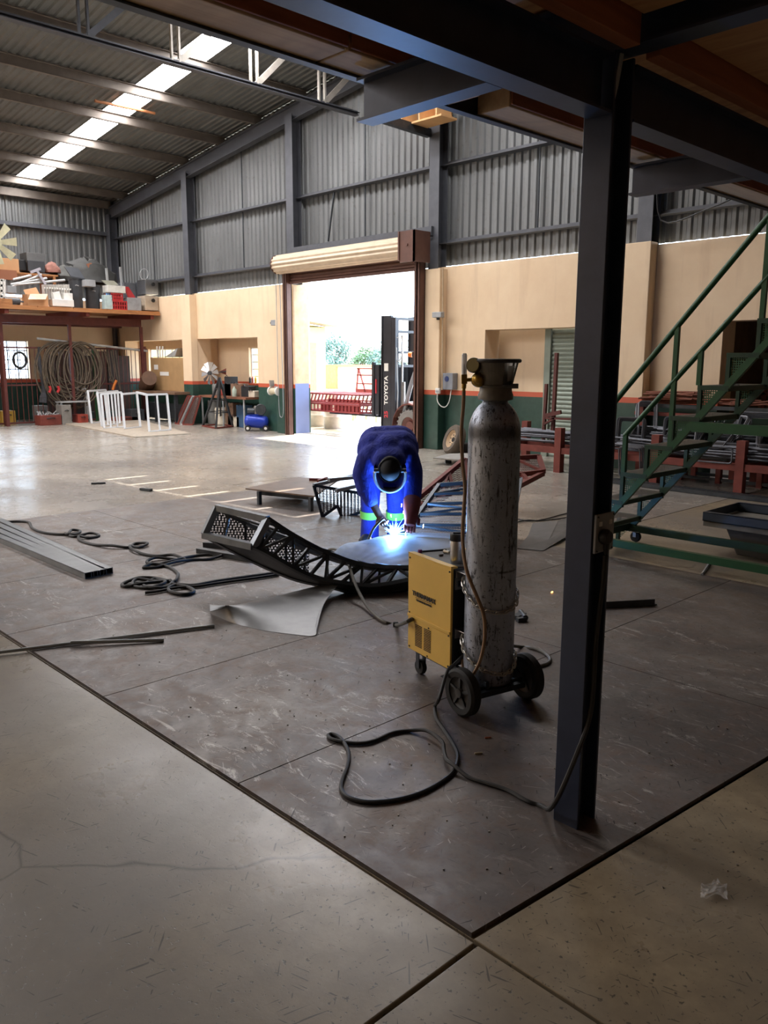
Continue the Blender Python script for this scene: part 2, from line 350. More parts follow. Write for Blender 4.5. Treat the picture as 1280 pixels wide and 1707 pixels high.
# corrugated sheeting --------------------------------------------------------
def prof(n, p, dp):        # offsets along the sheet and out of it, one trapezoid rib per pitch
    o = []
    for i in range(n): o += [(i*p, 0), (i*p+p*.34, 0), (i*p+p*.5, dp), (i*p+p*.84, dp)]
    return o+[(n*p, 0)]
def roofz(X): return 6.13+.117*(X+23.4) if X < -10.6 else 6.13+.117*12.8-.117*(X+10.6)
colx = [-23.35, -19.12, -14.82, -10.6, -6.42, -2.2, 2.0, 6.3, 12.5]
for a, b in zip(colx[:-1], colx[1:]):
    for h in (0, 1):
        x0 = a+(b-a)/2*h; w_ = (b-a)/2; n = 13; p = w_/n
        for z0, z1 in ((3.349, 5.12), (5.1, 99)):
            pr = prof(n, p, .03); rows = []
            zt = lambda X: min(z1, roofz(X)+.02)
            off = .0 if z0 < 4 else -.012
            rows = [[(x0+u, GY+.2+v+off, z0) for u, v in pr], [(x0+u, GY+.2+v+off, zt(x0+u)) for u, v in pr]]
            mb = MB(); mb.grid(rows); mb.build('sheet_panel', GALV, wall_back)
for a, b in zip(colx[:-1], colx[1:]):
    for z in (3.76, 5.1):
        q = MB(); q.bx(a, b, GY+.1, GY+.19, z-.035, z+.035); q.bx(a, b, GY+.02, GY+.1, z-.035, z-.02); q.build('girt', STEELG, wall_back)
    q = MB(); m_ = (a+b)/2; q.cyl((m_, GY+.14, 3.76), (m_, GY+.14, roofz(m_)-.2), .014, 6); q.build('sag_rod', DARKST, wall_back)
for X in colx[:-2]:
    q = MB(); zt = roofz(X)-.4
    z0 = 3.27
    if X < -23: z0 = 0
    q.bx(X-.12, X+.12, GY-.13, GY-.118, z0, zt); q.bx(X-.12, X+.12, GY+.09, GY+.1, z0, zt); q.bx(X-.005, X+.005, GY-.12, GY+.09, z0, zt)
    q.build('steel_column', STEELG, wall_back)
q = MB()
for X0, X1 in ((-23.5, -10.6), (-10.6, 2.3)):
    A, B = V((X0, GY, roofz(X0)-.36)), V((X1, GY, roofz(X1)-.36))
    for dz, h, w_ in ((.15, .012, .16), (-.15, .012, .16), (0, .3, .01)):
        q.bar(A+V((0,0,dz)), B+V((0,0,dz)), w_, h, up=(0,0,1))
struct(q, 'trim_1', STEELG)
# grey roller shutter in the right-hand opening
q = MB(); q.bx(-8.45,-8.33,11.93,12.02,0,2.17); q.build('shutter_guide', GSHUT, wall_back)
for k in range(29):
    z = .075*k; q = MB(); q.grid([[(X, 11.98-.014*math.sin(math.pi*t/4), z+.075*t/4) for t in range(5)] for X in (-8.36,-6.7)]); q.build('shutter_slat', GSHUT, wall_back)
# diagonal brace rod over the door
q = MB(); q.cyl(onY(557, 320, GY+.1), onY(547, 402, GY+.1), .02, 6); q.build('brace_rod', DARKST, wall_back)

# ------------------------------------------------------------------ left wall
wl = MB(); wy = [(-9.0, 7.9), (8.95, 11.9)]
for a, b in wy: wl.bx(-23.65, -23.4, a, b, 0, 3.3)
wl.bx(-23.65, -23.4, 7.9, 8.95, 0, 1.12); wl.bx(-23.65, -23.4, 7.9, 8.95, 2.13, 3.3)
wall_left = struct(wl, 'wall_left', WALL)
wn = bpy.data.objects.new('window_3', None); COL.objects.link(wn); wn.location = (-23.5, 8.42, 1.12); wn['kind'] = 'structure'
fm = MB()
for i in range(5): y = 7.9+1.05*i/4; fm.bx(-23.54, -23.5, y-.012, y+.012, 1.12, 2.13)
for i in range(5): z = 1.12+1.01*i/4; fm.bx(-23.54, -23.5, 7.9, 8.95, z-.012, z+.012)
fm.build('window_frame', STEELG, wn); fm = MB(); fm.bx(-23.53, -23.525, 7.9, 8.95, 1.12, 2.13); fm.build('pane', GLASS, wn)
portal('portal_window_3', (-23.3, 8.42, 1.62), (1,0,0), 1.05, 1.0)
for i in range(8):
    y0 = 11.6-2.1*(i+1); pr = prof(13, 2.1/13, .03)
    mb = MB(); mb.grid([[(-23.55-v, y0+u, 3.37) for u, v in pr], [(-23.55-v, y0+u, 6.14) for u, v in pr]]); mb.build('sheet_panel', GALV, wall_left)
mb = MB(); mb.bx(-23.6, -23.56, -9.0, -5.2, 3.3, 6.2); mb.build('sheet_panel', GALV, wall_left)
for z in (3.9, 5.2):
    q = MB(); q.bx(-23.55, -23.4, -5, 11.5, z-.05, z+.05); q.build('girt', STEELG, wall_left)
for Y in (3.4, -4.9):
    q = MB(); q.bx(-23.4, -23.1, Y-.1, Y+.1, 0, 6.0); q.build('steel_column', STEELG, wall_left)
# right and rear walls close the hall
q = MB(); q.bx(12.5, 12.7, -9.0, 12, 0, 6.3); struct(q, 'wall_right', WALL)
q = MB(); 
for a, b, h in ((-23.6,12.7,0),): q.bx(a, b, -9.2, -9.0, h, 7.8)
struct(q, 'wall_front', WALL)

# ------------------------------------------------------------------ roof
q = MB()
q.grid([[(-23.75, y, roofz(-23.75)+.05) for y in (-9.2, 2.55)], [(-10.6, y, roofz(-10.6)+.05) for y in (-9.2, 2.55)]])
for ya, yb in ((-9.2, 8.62), (9.22, 11.95)): q.grid([[(X, y, roofz(X)+.03) for y in (ya, yb)] for X in (-10.6, 2.1, 12.9)])
q.grid([[(X, y, roofz(X)+.03) for y in (8.62, 9.22)] for X in (-6.9, 2.1, 12.9)])
ceiling = struct(q, 'ceiling', ROOFM)
sky0, sky1 = 8.62, 9.22
edges = [2.55+.76*i for i in range(8)]+[sky0]+[sky1+.76*i for i in range(4)]+[11.95]
for a, b in zip(edges[:-1], edges[1:]):
    if a == sky0 or b-a < .05: continue
    n = max(1, round((b-a)/.152)); pr = prof(n, (b-a)/n, .028)
    mb = MB(); mb.grid([[(X, a+u, roofz(X)+v) for u, v in pr] for X in (-23.75, -10.6)]); mb.build('roof_sheet', ROOFM, ceiling)
cuts = [-23.0, -21.4, -19.75, -18.1, -16.5, -14.9, -13.3, -11.65]
pr = prof(4, (sky1-sky0)/4, .028)
for a, b in list(zip(cuts[:-1], cuts[1:])):
    mb = MB(); mb.grid([[(X, sky0+u, roofz(X)+v) for u, v in pr] for X in (a, b)]); mb.build('skylight_sheet', SKYL, ceiling)
mb = MB(); mb.grid([[(X, sky0+u, roofz(X)+v) for u, v in prof(4, .15, .028)] for X in (-23.75, -23.0)]); mb.build('roof_sheet', ROOFM, ceiling)
# near the ridge the strip is lapped loosely: slits between short sheets let the sun through
xx = -11.65
for i in range(8):
    x1 = xx+.62; 
    if i: mb = MB(); mb.grid([[(X, sky0+u, roofz(X)+v) for u, v in pr] for X in (xx, x1)]); mb.build('skylight_sheet', SKYL, ceiling)
    else: x1 = xx; 
    xx = x1+(.05 if i else .0)
# skylight strips added out of view as fill light for the foreground
for ys in (.4, -5.2):
    mb = MB(); mb.grid([[(X, y, roofz(X)+.02) for y in (ys, ys+1.1)] for X in (-22.9, -11.2)]); mb.build('skylight_sheet', SKYL, ceiling)
for X in (-22.5, -20.9, -19.23, -17.58, -16.1, -14.5, -12.9, -11.2, -8.5, -6.9, -5.3, -3.7, -2.1):
    zt = roofz(X)-.005; q = MB(); q.bx(X-.012, X+.012, -9, GY+.1, zt-.17, zt); q.bx(X-.012, X+.06, -9, GY+.1, zt-.012, zt); q.bx(X-.06, X+.012, -9, GY+.1, zt-.175, zt-.163)
    q.build('purlin', PURL, ceiling)
q = MB(); q.bx(-23.45, -23.35, -9, GY, 5.9, 6.1); q.build('purlin', PURL, ceiling)
q = MB(); q.bx(-23.62, -23.3, GY+.19, GY+.24, 3.3, 6.2); q.bx(-23.62, -23.56, GY-.1, GY+.24, 3.3, 6.2); q.build('corner_flashing', GALV, wall_back)
# orange pipe lying across the skylight between two purlins
q = MB(); q.cyl(onX(158, 168, -17.0), onX(258, 189, -17.0), .03, 8); q.build('conduit', pm('rusty_pipe', (150,96,60), .6), ceiling)
# lattice girder running the length of the hall
lg = bpy.data.objects.new('trim_2', None); COL.objects.link(lg); lg['kind'] = 'structure'; GX, gz0, gz1 = -12.9, 6.42, 7.08; lg.location = (GX, 0, gz0)
for z in (gz0, gz1):
    q = MB()
    for dx in (-.05, .05): q.bx(GX+dx-.03, GX+dx+.03, -9, GY+.1, z-.005, z+.005); q.bx(GX+dx*.4-.004, GX+dx*.4+.004, -9, GY+.1, z-.04, z+.04)
    q.bx(GX-.07, GX+.07, -9, GY+.1, z-.05, z-.04) if z == gz0 else None
    q.build('chord', STEELG, lg)
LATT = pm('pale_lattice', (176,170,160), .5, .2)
for k in range(-2, 6):
    y = 3.0+1.55*k
    for dy in (-.07, .07):
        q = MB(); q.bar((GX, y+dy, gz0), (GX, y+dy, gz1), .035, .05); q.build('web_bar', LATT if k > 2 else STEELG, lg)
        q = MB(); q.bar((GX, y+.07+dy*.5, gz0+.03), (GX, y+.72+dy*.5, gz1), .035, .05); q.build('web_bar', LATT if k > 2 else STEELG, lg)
# a second rafter frame above the left edge of the view
q = MB(); A, B = V((-23.4, 3.4, roofz(-23.4)-.3)), V((-10.6, 3.4, roofz(-10.6)-.3)); q.bar(A, B, .16, .012); q.bar(A+V((0,0,.28)), B+V((0,0,.28)), .16, .012); q.bar(A+V((0,0,.14)), B+V((0,0,.14)), .01, .28); q.build('rafter', STEELG, ceiling)
# ------------------------------------------------------------------ mezzanine overhead
def ibeam(p, q, h, w_, tf=.009, tw=.007, name='beam', mat=NAVY, parent=None, mb=None, up=(0,0,1)):
    m_ = mb or MB(); p, q = V(p), V(q); d = (q-p).normalized(); u = V(up); u = (u-d*u.dot(d)).normalized()
    a = u*(h/2-tf/2)
    m_.bar(p+a, q+a, w_, tf, up=u); m_.bar(p-a, q-a, w_, tf, up=u); m_.bar(p, q, tw, h-2*tf, up=u)
    return m_ if mb else m_.build(name, mat, parent)
mz = thing('mezzanine', 'navy steel beam mezzanine with pine decking overhead', 'mezzanine', (-1.48, 2.38, 2.35))
za = 2.35+.0825
ibeam((-1.47,-3,za), (-1.47,2.31,za), .165, .085, parent=mz); ibeam((-1.47,2.44,za), (-1.47,9,za), .165, .085, parent=mz)
for Y in (-1.4, .2, 1.865, 3.49, 5.1, 6.7, 8.3):
    ibeam((-2.03,Y,2.413), (-1.515,Y,2.413), .126, .07, name='cantilever_beam', parent=mz)
    ibeam((-1.425,Y,2.413), (6,Y,2.413), .126, .07, name='cantilever_beam', parent=mz) if Y > 6 else None
for Y in (-1.0, 2.38, 5.76): ibeam((-1.76,Y,2.62), (6,Y,2.62), .175, .09, name='cross_beam', parent=mz)
for X in (2.2, 5.9): ibeam((X,-3,za), (X,9,za), .165, .085, parent=mz)
def plank(x0, x1, y0, y1, z0, z1, name='plank', mat=PINE):
    q = MB(); q.bx(x0, x1, y0, y1, z0, z1); return q.build(name, mat, mz, bevel=.003)
for y0, y1 in ((-3, -.94), (-.9, 1.7), (1.71, 2.3), (2.46, 5.68), (5.84, 9)):
    plank(-2.075, -1.93, y0, y1, 2.50, 2.715, 'joist', PINE)
    plank(-1.925, -1.915, y0, y1, 2.505, 2.715, 'joist', JOIST)  # thin darker facing: shade on the joist side put into the colour
for x0 in (-1.40, -.62, .16, .94, 1.72, 2.5):
    for y0, y1 in ((-3, -1.06), (-.93, 2.32), (2.44, 5.7), (5.83, 9)):
        plank(x0, x0+.05, y0, y1, 2.52, 2.715, 'joist', JOIST)
for i in range(5):
    for j, (y0, y1) in enumerate(((-3, -1.06), (-.93, 2.32), (2.44, 5.7), (5.83, 9))):
        plank(-1.345+.78*i, -.63+.78*i, y0, y1, 2.60, 2.618, 'deck_board', PLY)
q = MB(); q.bx(-2.1, 6, -3, 9, 2.718, 2.742); q.build('deck', PLY, mz)
q = MB(); q.bx(-2.092, -2.082, -3, 9, 2.495, 2.742); q.bx(-2.092, -2.06, -3, 9, 2.49, 2.496); q.build('edge_angle', DARKST, mz)
# near post
po = thing('steel_post', 'navy steel H post in the right foreground carrying a socket plate', 'post', (-1.48, 2.375, 0))
q = MB(); q.bx(-1.53,-1.43,2.32,2.331,.007,2.53); q.bx(-1.53,-1.43,2.424,2.435,.007,2.53); q.build('flange', NAVY, po, bevel=.002)
q = MB(); q.bx(-1.484,-1.476,2.331,2.424,.007,2.53); q.build('web', NAVY, po)
q = MB(); q.tube(spline([(-1.436,2.36,2.528), (-1.44,2.352,2.47), (-1.45,2.345,2.40), (-1.462,2.337,2.33)], 4), .004, 6); q.tube(spline([(-1.434,2.367,2.528), (-1.438,2.358,2.46), (-1.446,2.35,2.40), (-1.458,2.341,2.33)], 4), .003, 6)
solo(q, 'electric_cable', pm('grey_cable', (190,190,186), .5), 'pale grey twin cable tucked in the top of the navy post', 'cable')
so = thing('wall_socket', 'grey steel socket plate with a black plug on the navy post', 'socket', (-1.425, 2.38, 1.0))
q = MB(); q.bx(-1.428,-1.418,2.325,2.437,1.0,1.13); q.build('plate', GREYP, so, bevel=.003)
q = MB()
for y in (2.35, 2.41): q = MB(); q.bx(-1.419,-1.414,y-.008,y+.008,1.09,1.106); q.build('switch', WHITE, so, bevel=.002)
for y in (2.334,2.428):
    for z in (1.008,1.122): q = MB(); q.cyl((-1.418,y,z), (-1.415,y,z), .003, 8); q.build('screw', DARKST, so)
pg = thing('power_plug', 'black three pin plug pushed into the socket on the navy post', 'plug', (-1.40, 2.36, 1.03))
q = MB(); q.lathe([(0,0),(.022,0),(.026,.006),(.026,.02),(.02,.03),(0,.032)], 16, (-1.418,2.362,1.055), (1,0,0)); q.build('plug_body', BLACK, pg, smooth=True)
q = MB(); q.cyl((-1.40,2.362,1.04), (-1.40,2.362,.995), .012, 10, .007); q.build('cable_grip', BLACK, pg, smooth=True)

# ------------------------------------------------------------------ roller door
rd = thing('roller_shutter', 'rolled up cream roller shutter with brown side guides over the bright doorway', 'shutter', (-12.85, 11.2, 0))
q = MB(); n = 112; rp = []
for i in range(n): a = 2*math.pi*i/n; rr = .19+.011*math.cos(14*a); rp.append((rr*math.cos(a), rr*math.sin(a)))
X0, X1 = -14.9, -11.02; rc = (11.14, 3.66)
q.grid([[(X, rc[0]+a*.95, rc[1]+b) for a, b in rp+[rp[0]]] for X in (X0, X1)]); q.build('curtain_roll', CREAMS, rd, smooth=50)
q = MB(); q.cyl((X0-.02, *rc), (X0, *rc), .2, 24); q.cyl((X0-.15, *rc), (X0, *rc), .03, 8); q.lathe([(.1,0),(.12,.01),(.12,.03),(.1,.04)], 20, (X0-.1, *rc), (1,0,0)); q.build('end_disc', BROWN, rd)
q = MB(); q.bx(-11.02,-10.99,10.93,11.36,3.42,3.92); q.bx(-10.99,-10.62,10.95,10.97,3.38,3.92); q.bx(-10.66,-10.62,10.95,11.36,3.38,3.92); q.cyl((-10.8,10.95,3.68),(-10.8,10.93,3.68),.025,10); q.build('end_bracket', BROWN, rd)
for k in range(3):
    q = MB(); z = 3.31+.075*k; q.grid([[(X, 11.33-.02*math.sin(math.pi*t/6), z+.075*t/6) for t in range(7)] for X in (-14.72,-10.9)], .006, (0,1,0)); q.build('slat', BROWN, rd)
q = MB(); q.bx(-14.72,-10.9,11.29,11.345,3.26,3.31); q.build('bottom_rail', BROWN, rd)
for a, b in ((-14.83,-14.7), (-10.86,-10.72)):
    q = MB(); q.bx(a, b, 11.33, 11.35, 0, 3.5); q.bx(a, a+.012, 11.2, 11.35, 0, 3.5); q.bx(b-.012, b, 11.2, 11.35, 0, 3.5); q.bx(a, a+.05, 11.2, 11.212, 0, 3.5); q.bx(b-.05, b, 11.2, 11.212, 0, 3.5); q.build('guide_channel', BROWN, rd)
q = MB(); q.bx(-14.82,-10.6,11.36,11.42,3.86,4.02); q.build('head_beam', STEELG, rd)
ch = MB(); ch.tube(spline([(-15.2,11.3,3.4), (-15.19,11.3,1.6), (-15.17,11.3,.55), (-15.1,11.3,.37), (-15.02,11.3,.5), (-15.02,11.3,1.2), (-15.06,11.3,3.4)], 6), .008, 6)
solo(ch, 'hoist_chain', GREYP, 'grey pull chain loop hanging by the left edge of the roller door', 'chain')

# ------------------------------------------------------------------ outside
YARDM = pm('yard_concrete', (186,176,160), .9, 0, .08, 1.2, kind='pos'); YELL = pm('yellow_render', (206,180,116), .85, 0, .06, 1.5, kind='pos'); LAV = pm('lavender_paint', (120,130,168), .8, 0, .06, 2)
q = MB(); q.bx(-70,-2,12.21,70,-.2,-.012); yard = struct(q, 'trim_3', YARDM)
q = MB(); q.bx(-30,20,-40,-9.01,-.2,-.012); struct(q, 'trim_4', YARDM)
q = MB(); q.bx(-15.12,-14.905,11.96,12.0,0,3.4); q.build('door_reveal', WALL, wall_back)
for z0, z1, mt in ((0, 1.12, LAV), (1.12, 3.4, pm('cream_reveal', (196,166,130), .8))):
    q = MB(); q.bx(-14.905,-14.895,11.56,11.95,z0,z1); q.build('door_reveal', mt, wall_back)
hb = thing('store_building', 'pale yellow outbuilding with a sloped roof edge seen through the doorway', 'building', (-38, 26, 0))
q = MB(); q.bx(-46,-35.9,20,30,0,3.5); q.build('wall', YELL, hb)
q = MB(); q.bar((-35.6,19.5,4.6),(-35.6,30.3,3.55),1.0,.12); q.build('roof_edge', pm('roof_edge', (120,110,100), .7), hb)
q = MB(); q.prism([(-46,20,3.45),(-46,30,3.45),(-46,20,4.5)], (10.1,0,0)); q.build('gable', YELL, hb)
q = MB(); q.bx(-35.92,-35.85,28.6,29.3,0,2.6); q.build('doorway', pm('ochre_door', (214,176,90), .8), hb)
bw = thing('boundary_wall', 'cream boundary wall with orange bands closing the yard outside', 'wall', (-30, 33, 0))
q = MB(); q.bx(-44,-14,32.6,32.9,0,1.3); q.build('panel', pm('cream_boundary', (226,214,190), .85), bw)
q = MB(); q.bx(-44,-14,32.5,33,1.3,1.42); q.build('coping', pm('orange_band', (206,136,104), .85), bw)
for i in range(4): q = MB(); x = -39.2+5.5*i; q.bx(x, x+1.3, 32.4, 33, 0, 1.3); q.build('pier', pm('orange_pier', (214,142,102), .85), bw)
LEAF = [pm('leaf_'+n_, c_, .6, 0, .3, 3) for n_, c_ in (('green', (84,112,80)), ('olive', (104,120,92)), ('blue', (92,120,112)))]
BARK = pm('bark', (92,74,58), .9, 0, .3, 8)
def tree(x, y, h, rad, n, lm, label, seed):
    rn = random.Random(seed); t = thing('tree', label, 'tree', (x, y, 0), group='trees beyond the yard wall')
    q = MB(); top = V((x, y, h*.55)); q.tube([(x,y,0), (x+.1,y,h*.3), top], [.1,.08,.05], 8)
    tips = []
    for i in range(9):
        a = 2*math.pi*i/9; e = top+V((math.cos(a)*rad*.8, math.sin(a)*rad*.8, rn.uniform(-.35,.36)*h)); s_ = V((x,y,h*rn.uniform(.3,.52))); q.tube([s_, (s_+e)/2+V((0,0,.2)), e], [.04,.03,.015], 5); tips.append(e)
    q.build('trunk', BARK, t)
    q = MB()
    for i in range(n):
        c = rn.choice(tips+[top+V((0,0,h*.3))]); p = c+V((rn.gauss(0,rad*.32), rn.gauss(0,rad*.32), rn.gauss(0,h*.1))); a = V((rn.gauss(0,1),rn.gauss(0,1),rn.gauss(0,.6))).normalized(); b = a.orthogonal().normalized()
        s1, s2 = rn.uniform(.1,.22), rn.uniform(.04,.07); q.add([p-a*s1, p+b*s2, p+a*s1, p-b*s2], [(0,1,2,3)])
    o = q.build('foliage', lm, t); o['kind'] = 'stuff'
tree(-52.6, 45, 3.7, 1.0, 1500, LEAF[2], 'tall feathery tree against the outbuilding corner beyond the wall', 1)
tree(-50.0, 45.5, 2.3, .8, 900, LEAF[0], 'low dark green tree in the middle of the tree row', 2)
tree(-55.6, 52, 2.9, 1.1, 1200, LEAF[1], 'rounded olive tree left of the forklift mast', 3)
tree(-47.8, 46, 2.9, 1.2, 1400, LEAF[2], 'broad bluish tree just behind the forklift mast', 4)
tree(-43.6, 46, 2.8, 1.1, 800, LEAF[0], 'small tree right of the forklift mast', 5)
for i, (x, y) in enumerate(((-16.3, 13.4), (-15.5, 13.25))):
    ba = thing('barrel', ('pale steel drum half hidden by the door reveal', 'pale steel drum standing right under the raised load')[i], 'drum', (x, y, -.012), group='drums outside the door')
    q = MB(); q.lathe([(.28,0),(.29,.02),(.29,.28),(.305,.3),(.29,.32),(.29,.56),(.305,.58),(.29,.6),(.29,.86),(.28,.88),(.27,.86),(0,.86)], 24, (x,y,-.012)); q.build('drum_body', pm('drum_grey', (188,180,172), .5, .3), ba, smooth=True)
    q = MB(); q.cyl((x+.15,y-.1,.84), (x+.15,y-.1,.87), .035, 10); q.build('bung', DARKST, ba)
st = thing('steel_stand', 'low green steel stand behind the drums in the yard', 'stand', (-17.2, 15.6, 0))
q = MB(); q.bx(-17.8,-16.3,15.4,16,.6,.64); q.build('top', pm('pale_green_top', (170,196,150), .6), st)
for x in (-17.75,-17.3,-16.35):
    for y in (15.45,15.95): q = MB(); q.bx(x-.025,x+.025,y-.025,y+.025,-.01,.6); q.build('leg', pm('stand_leg', (150,150,110), .6), st)
# forklift with its load
FK = pm('forklift_charcoal', (48,48,54), .4, .2); FKG = pm('forklift_grey', (132,134,140), .4, .2); FKO = pm('forklift_maroon', (96,52,44), .45)
fk = thing('forklift', 'charcoal forklift standing in the bright doorway with raised forks', 'forklift', (-11.6, 12.6, 0))
def text(body, size, loc, rot, mat, parent, name='lettering', ext=.001, bold=0, align='CENTER'):
    c = bpy.data.curves.new(name, 'FONT'); c.body = body; c.size = size; c.extrude = ext; c.align_x = align; c.align_y = 'CENTER'; c.offset = bold; c.resolution_u = 3
    t = bpy.data.objects.new(name+'_curve', c); COL.objects.link(t); dg = bpy.context.evaluated_depsgraph_get(); dg.update()
    me = bpy.data.meshes.new_from_object(t.evaluated_get(dg)); bpy.data.objects.remove(t)
    me.materials.clear(); me.materials.append(mat); o = bpy.data.objects.new(name, me); COL.objects.link(o)
    M = Matrix.LocRotScale(V(loc), Euler(rot), None)
    if parent: M = world_of(parent).inverted()@M; o.parent = parent
    o.matrix_local = M if parent else M; o.location, o.rotation_euler = M.to_translation(), M.to_euler(); return o
_dx = V((-.22, 0, 0)); _old = MB.build
def _shift(self, name, mat, parent=None, **k):
    self.v = [tuple(V(v)+_dx) for v in self.v]; return _old(self, name, mat, parent, **k)
MB.build = _shift
for Y in (12.2, 13.0):
    q = MB(); q.bx(-12.5,-12.22,Y-.035,Y+.035,.08,2.55); q.bx(-12.5,-12.47,Y-.06,Y+.06,.08,2.55); q.build('mast_rail', FK, fk, bevel=.005)
    q = MB(); q.bx(-12.2,-12.08,Y-.05,Y+.05,.15,2.5); q.build('inner_rail', FK, fk)
    q = MB(); q.cyl((-12.03,Y+.1,.2),(-12.03,Y+.1,2.15),.025,10); q.cyl((-11.98,Y+.1,.2),(-11.98,Y+.1,1.2),.035,10); q.build('lift_cylinder', STEEL, fk, smooth=True)
for z in (.35, 1.5, 1.78, 2.2, 2.46): q = MB(); q.bx(-12.3,-12.1,12.17,13.03,z,z+.05); q.build('crossmember', FK, fk)
q = MB(); q.tube(spline([(-12.05,12.16,2.1),(-11.92,12.16,2.05),(-11.92,12.16,1.7),(-12.05,12.16,1.62)],5),.012,6); q.tube([(-12.05,12.15,1.9),(-12.0,12.15,1.0),(-12.02,12.15,.4)],.012,6); q.build('hose', GREYP, fk)
q = MB(); q.bx(-12.66,-12.54,12.12,13.08,.5,1.55); q.build('carriage', FK, fk); q = MB()
for k in range(4): q.bx(-12.74,-12.67,12.1+.3*k,12.16+.3*k,.45,1.6)
q.build('load_backrest', FK, fk)
q = MB(); q.bx(-12.63,-12.6,12.1,12.12,.95,1.25); q.build('carriage_tag', pm('tag_red', (170,40,50), .5), fk)
for Y in (12.3, 12.85):
    q = MB(); q.bx(-14.3,-12.6,Y-.06,Y+.06,.44,.48); q.bx(-12.68,-12.62,Y-.06,Y+.06,.44,.95); q.build('fork', FK, fk)
for X, r in ((-11.55,.33), (-10.2,.28)):
    for Y in (12.1, 13.0):
        q = MB(); q.lathe([(r*.58,-.1),(r*.9,-.1),(r,-.07),(r,.07),(r*.9,.1),(r*.58,.1),(r*.56,0),(r*.58,-.1)], 32, (X,Y,r-.01), (0,1,0), caps=False)
        for j in range(24):
            a = 2*math.pi*j/24; q.box((X+math.cos(a)*r, Y, r-.01+math.sin(a)*r), (.03,.17,.03), M=Matrix.Rotation(-a, 3, 'Y'))
        wt = q.build('wheel', pm('tyre_grey', (112,108,104), .8), fk, smooth=True)
        q = MB(); q.lathe([(0,-.05),(r*.3,-.06),(r*.35,-.03),(r*.58,-.08),(r*.6,.08),(0,.08)], 24, (X,Y,r-.01), (0,1,0)); q.build('rim', FKO, wt, smooth=True)
q = MB(); q.bx(-11.9,-9.3,12.25,12.95,.28,.8); q.bx(-10.4,-9.2,12.2,13.0,.3,1.15); q.build('chassis', FKG, fk, bevel=.03)
fp = []
for i in range(9): a = math.pi*i/8; fp.append((-11.55-.46*math.cos(a), .3+.46*math.sin(a)))
q = MB(); q.grid([[(x, y, z) for x, z in fp] for y in (12.0, 12.3)], .03, (0,0,1)); q.build('fender', FKO, fk)
for Y in (12.1, 12.95):
    q = MB(); q.tube(spline([(-11.75,Y,.62),(-11.55,Y,1.2),(-11.3,Y,1.7),(-11.05,Y,2.05),(-10.2,Y,2.1),(-9.5,Y,2.08),(-9.4,Y,1.1)],5),.045,8); q.build('guard_pillar', FKG, fk, smooth=True)
q = MB(); q.bx(-11.0,-9.6,12.1,12.95,2.08,2.12); q.build('roof_guard', FKG, fk)
q = MB(); q.bx(-10.9,-10.3,12.35,12.8,.8,.95); q.bx(-10.4,-10.28,12.35,12.8,.9,1.4); q.build('seat', BLACK, fk, bevel=.03)
q = MB(); q.lathe([(.16,-.012),(.175,0),(.16,.012)], 18, (-11.2,12.5,1.15), (.5,0,.8)); q.cyl((-11.2,12.5,1.15),(-11.45,12.5,.8),.02,8); q.build('steering_wheel', BLACK, fk)
q = MB(); q.lathe([(.05,0),(.05,.06),(.03,.09),(0,.095)],12,(-11.47,12.02,1.75),(-1,-.4,.1)); q.build('indicator_lamp', pm('amber', (230,120,40), .3), fk); q = MB(); q.box((-11.4,12.04,1.76),(.1,.1,.1)); q.build('lamp_bracket', BLACK, fk)
text('TOYOTA', .145, (-12.58,12.162,1.02), (R(90),R(-90),0), WHITE, fk, bold=.004)
q = MB(); q.bx(-12.42,-12.3,12.16,12.165,1.42,1.58); q.build('badge', WHITE, fk)
text('25', .15, (-12.58,12.162,.52), (R(90),R(-90),0), pm('red_number', (190,50,60), .5), fk, bold=.004)
MB.build = _old
# red frames stacked on the forks
RED = pm('red_oxide_frames', (142,58,58), .6, .1, .2, 7)
x0, x1, y0, y1 = -15.2, -13.35, 12.12, 13.1
for i, (z, h) in enumerate(((.485,.2), (.69,.22))):
    ld = thing('pallet_frame', ('lower red steel frame with closed panels lying on the forklift forks', 'upper red steel frame with slanted open bars on the forklift forks')[i], 'frame', (-14.2, 12.6, z), group='red frames on the forks')
    for zz in (z+.02, z+h-.02):
        for (a, b) in (((x0,y0),(x1,y0)),((x0,y1),(x1,y1)),((x0,y0),(x0,y1)),((x1,y0),(x1,y1))): q = MB(); q.bar((*a,zz),(*b,zz),.035,.035); q.build('rail', RED, ld)
    for k in range(15):
        x = x0+.04+(x1-x0-.12)*k/14; q = MB(); q.bar((x,y0,z+.03),(x+(.07 if i else 0),y0,z+h-.03),.025); q.build('baluster', RED, ld)
        q = MB(); q.bar((x,y0,z+h-.02),(x,y1,z+h-.02),.03,.03); q.build('crossbar', RED, ld)
    for k in range(8): y = y0+(y1-y0)*k/8+.06; q = MB(); q.bar((x1,y,z+.03),(x1,y+.05,z+h-.03),.025); q.build('baluster', RED, ld)
    if not i:
        for a, b in ((x0+.5, -14.3), (-14.24, x1)): q = MB(); q.bx(a, b, y0+.02, y0+.03, z+.02, z+h-.02); q.build('panel', RED, ld)
    else: q = MB(); q.bx(x0+.75, x1, y0+.02, y0+.03, z+.02, z+.1); q.build('panel', RED, ld)
hs = thing('steel_side_rail', 'red open side rail standing upright behind the forklift load', 'rail', (-13.9, 13.3, .9))
for z in (.93,1.1,1.3,1.45): q = MB(); q.bar((-14.75,13.3,z),(-12.9,13.3,z),.03,.03 if z > 1 else .09); q.build('rail', RED, hs)
for a, b in (((-14.78,13.3,.9),(-14.7,13.3,1.46)),((-14.45,13.3,.9),(-14.7,13.3,1.46)),((-12.95,13.3,.9),(-12.95,13.3,1.46))): q = MB(); q.bar(a,b,.03); q.build('upright', RED, hs)
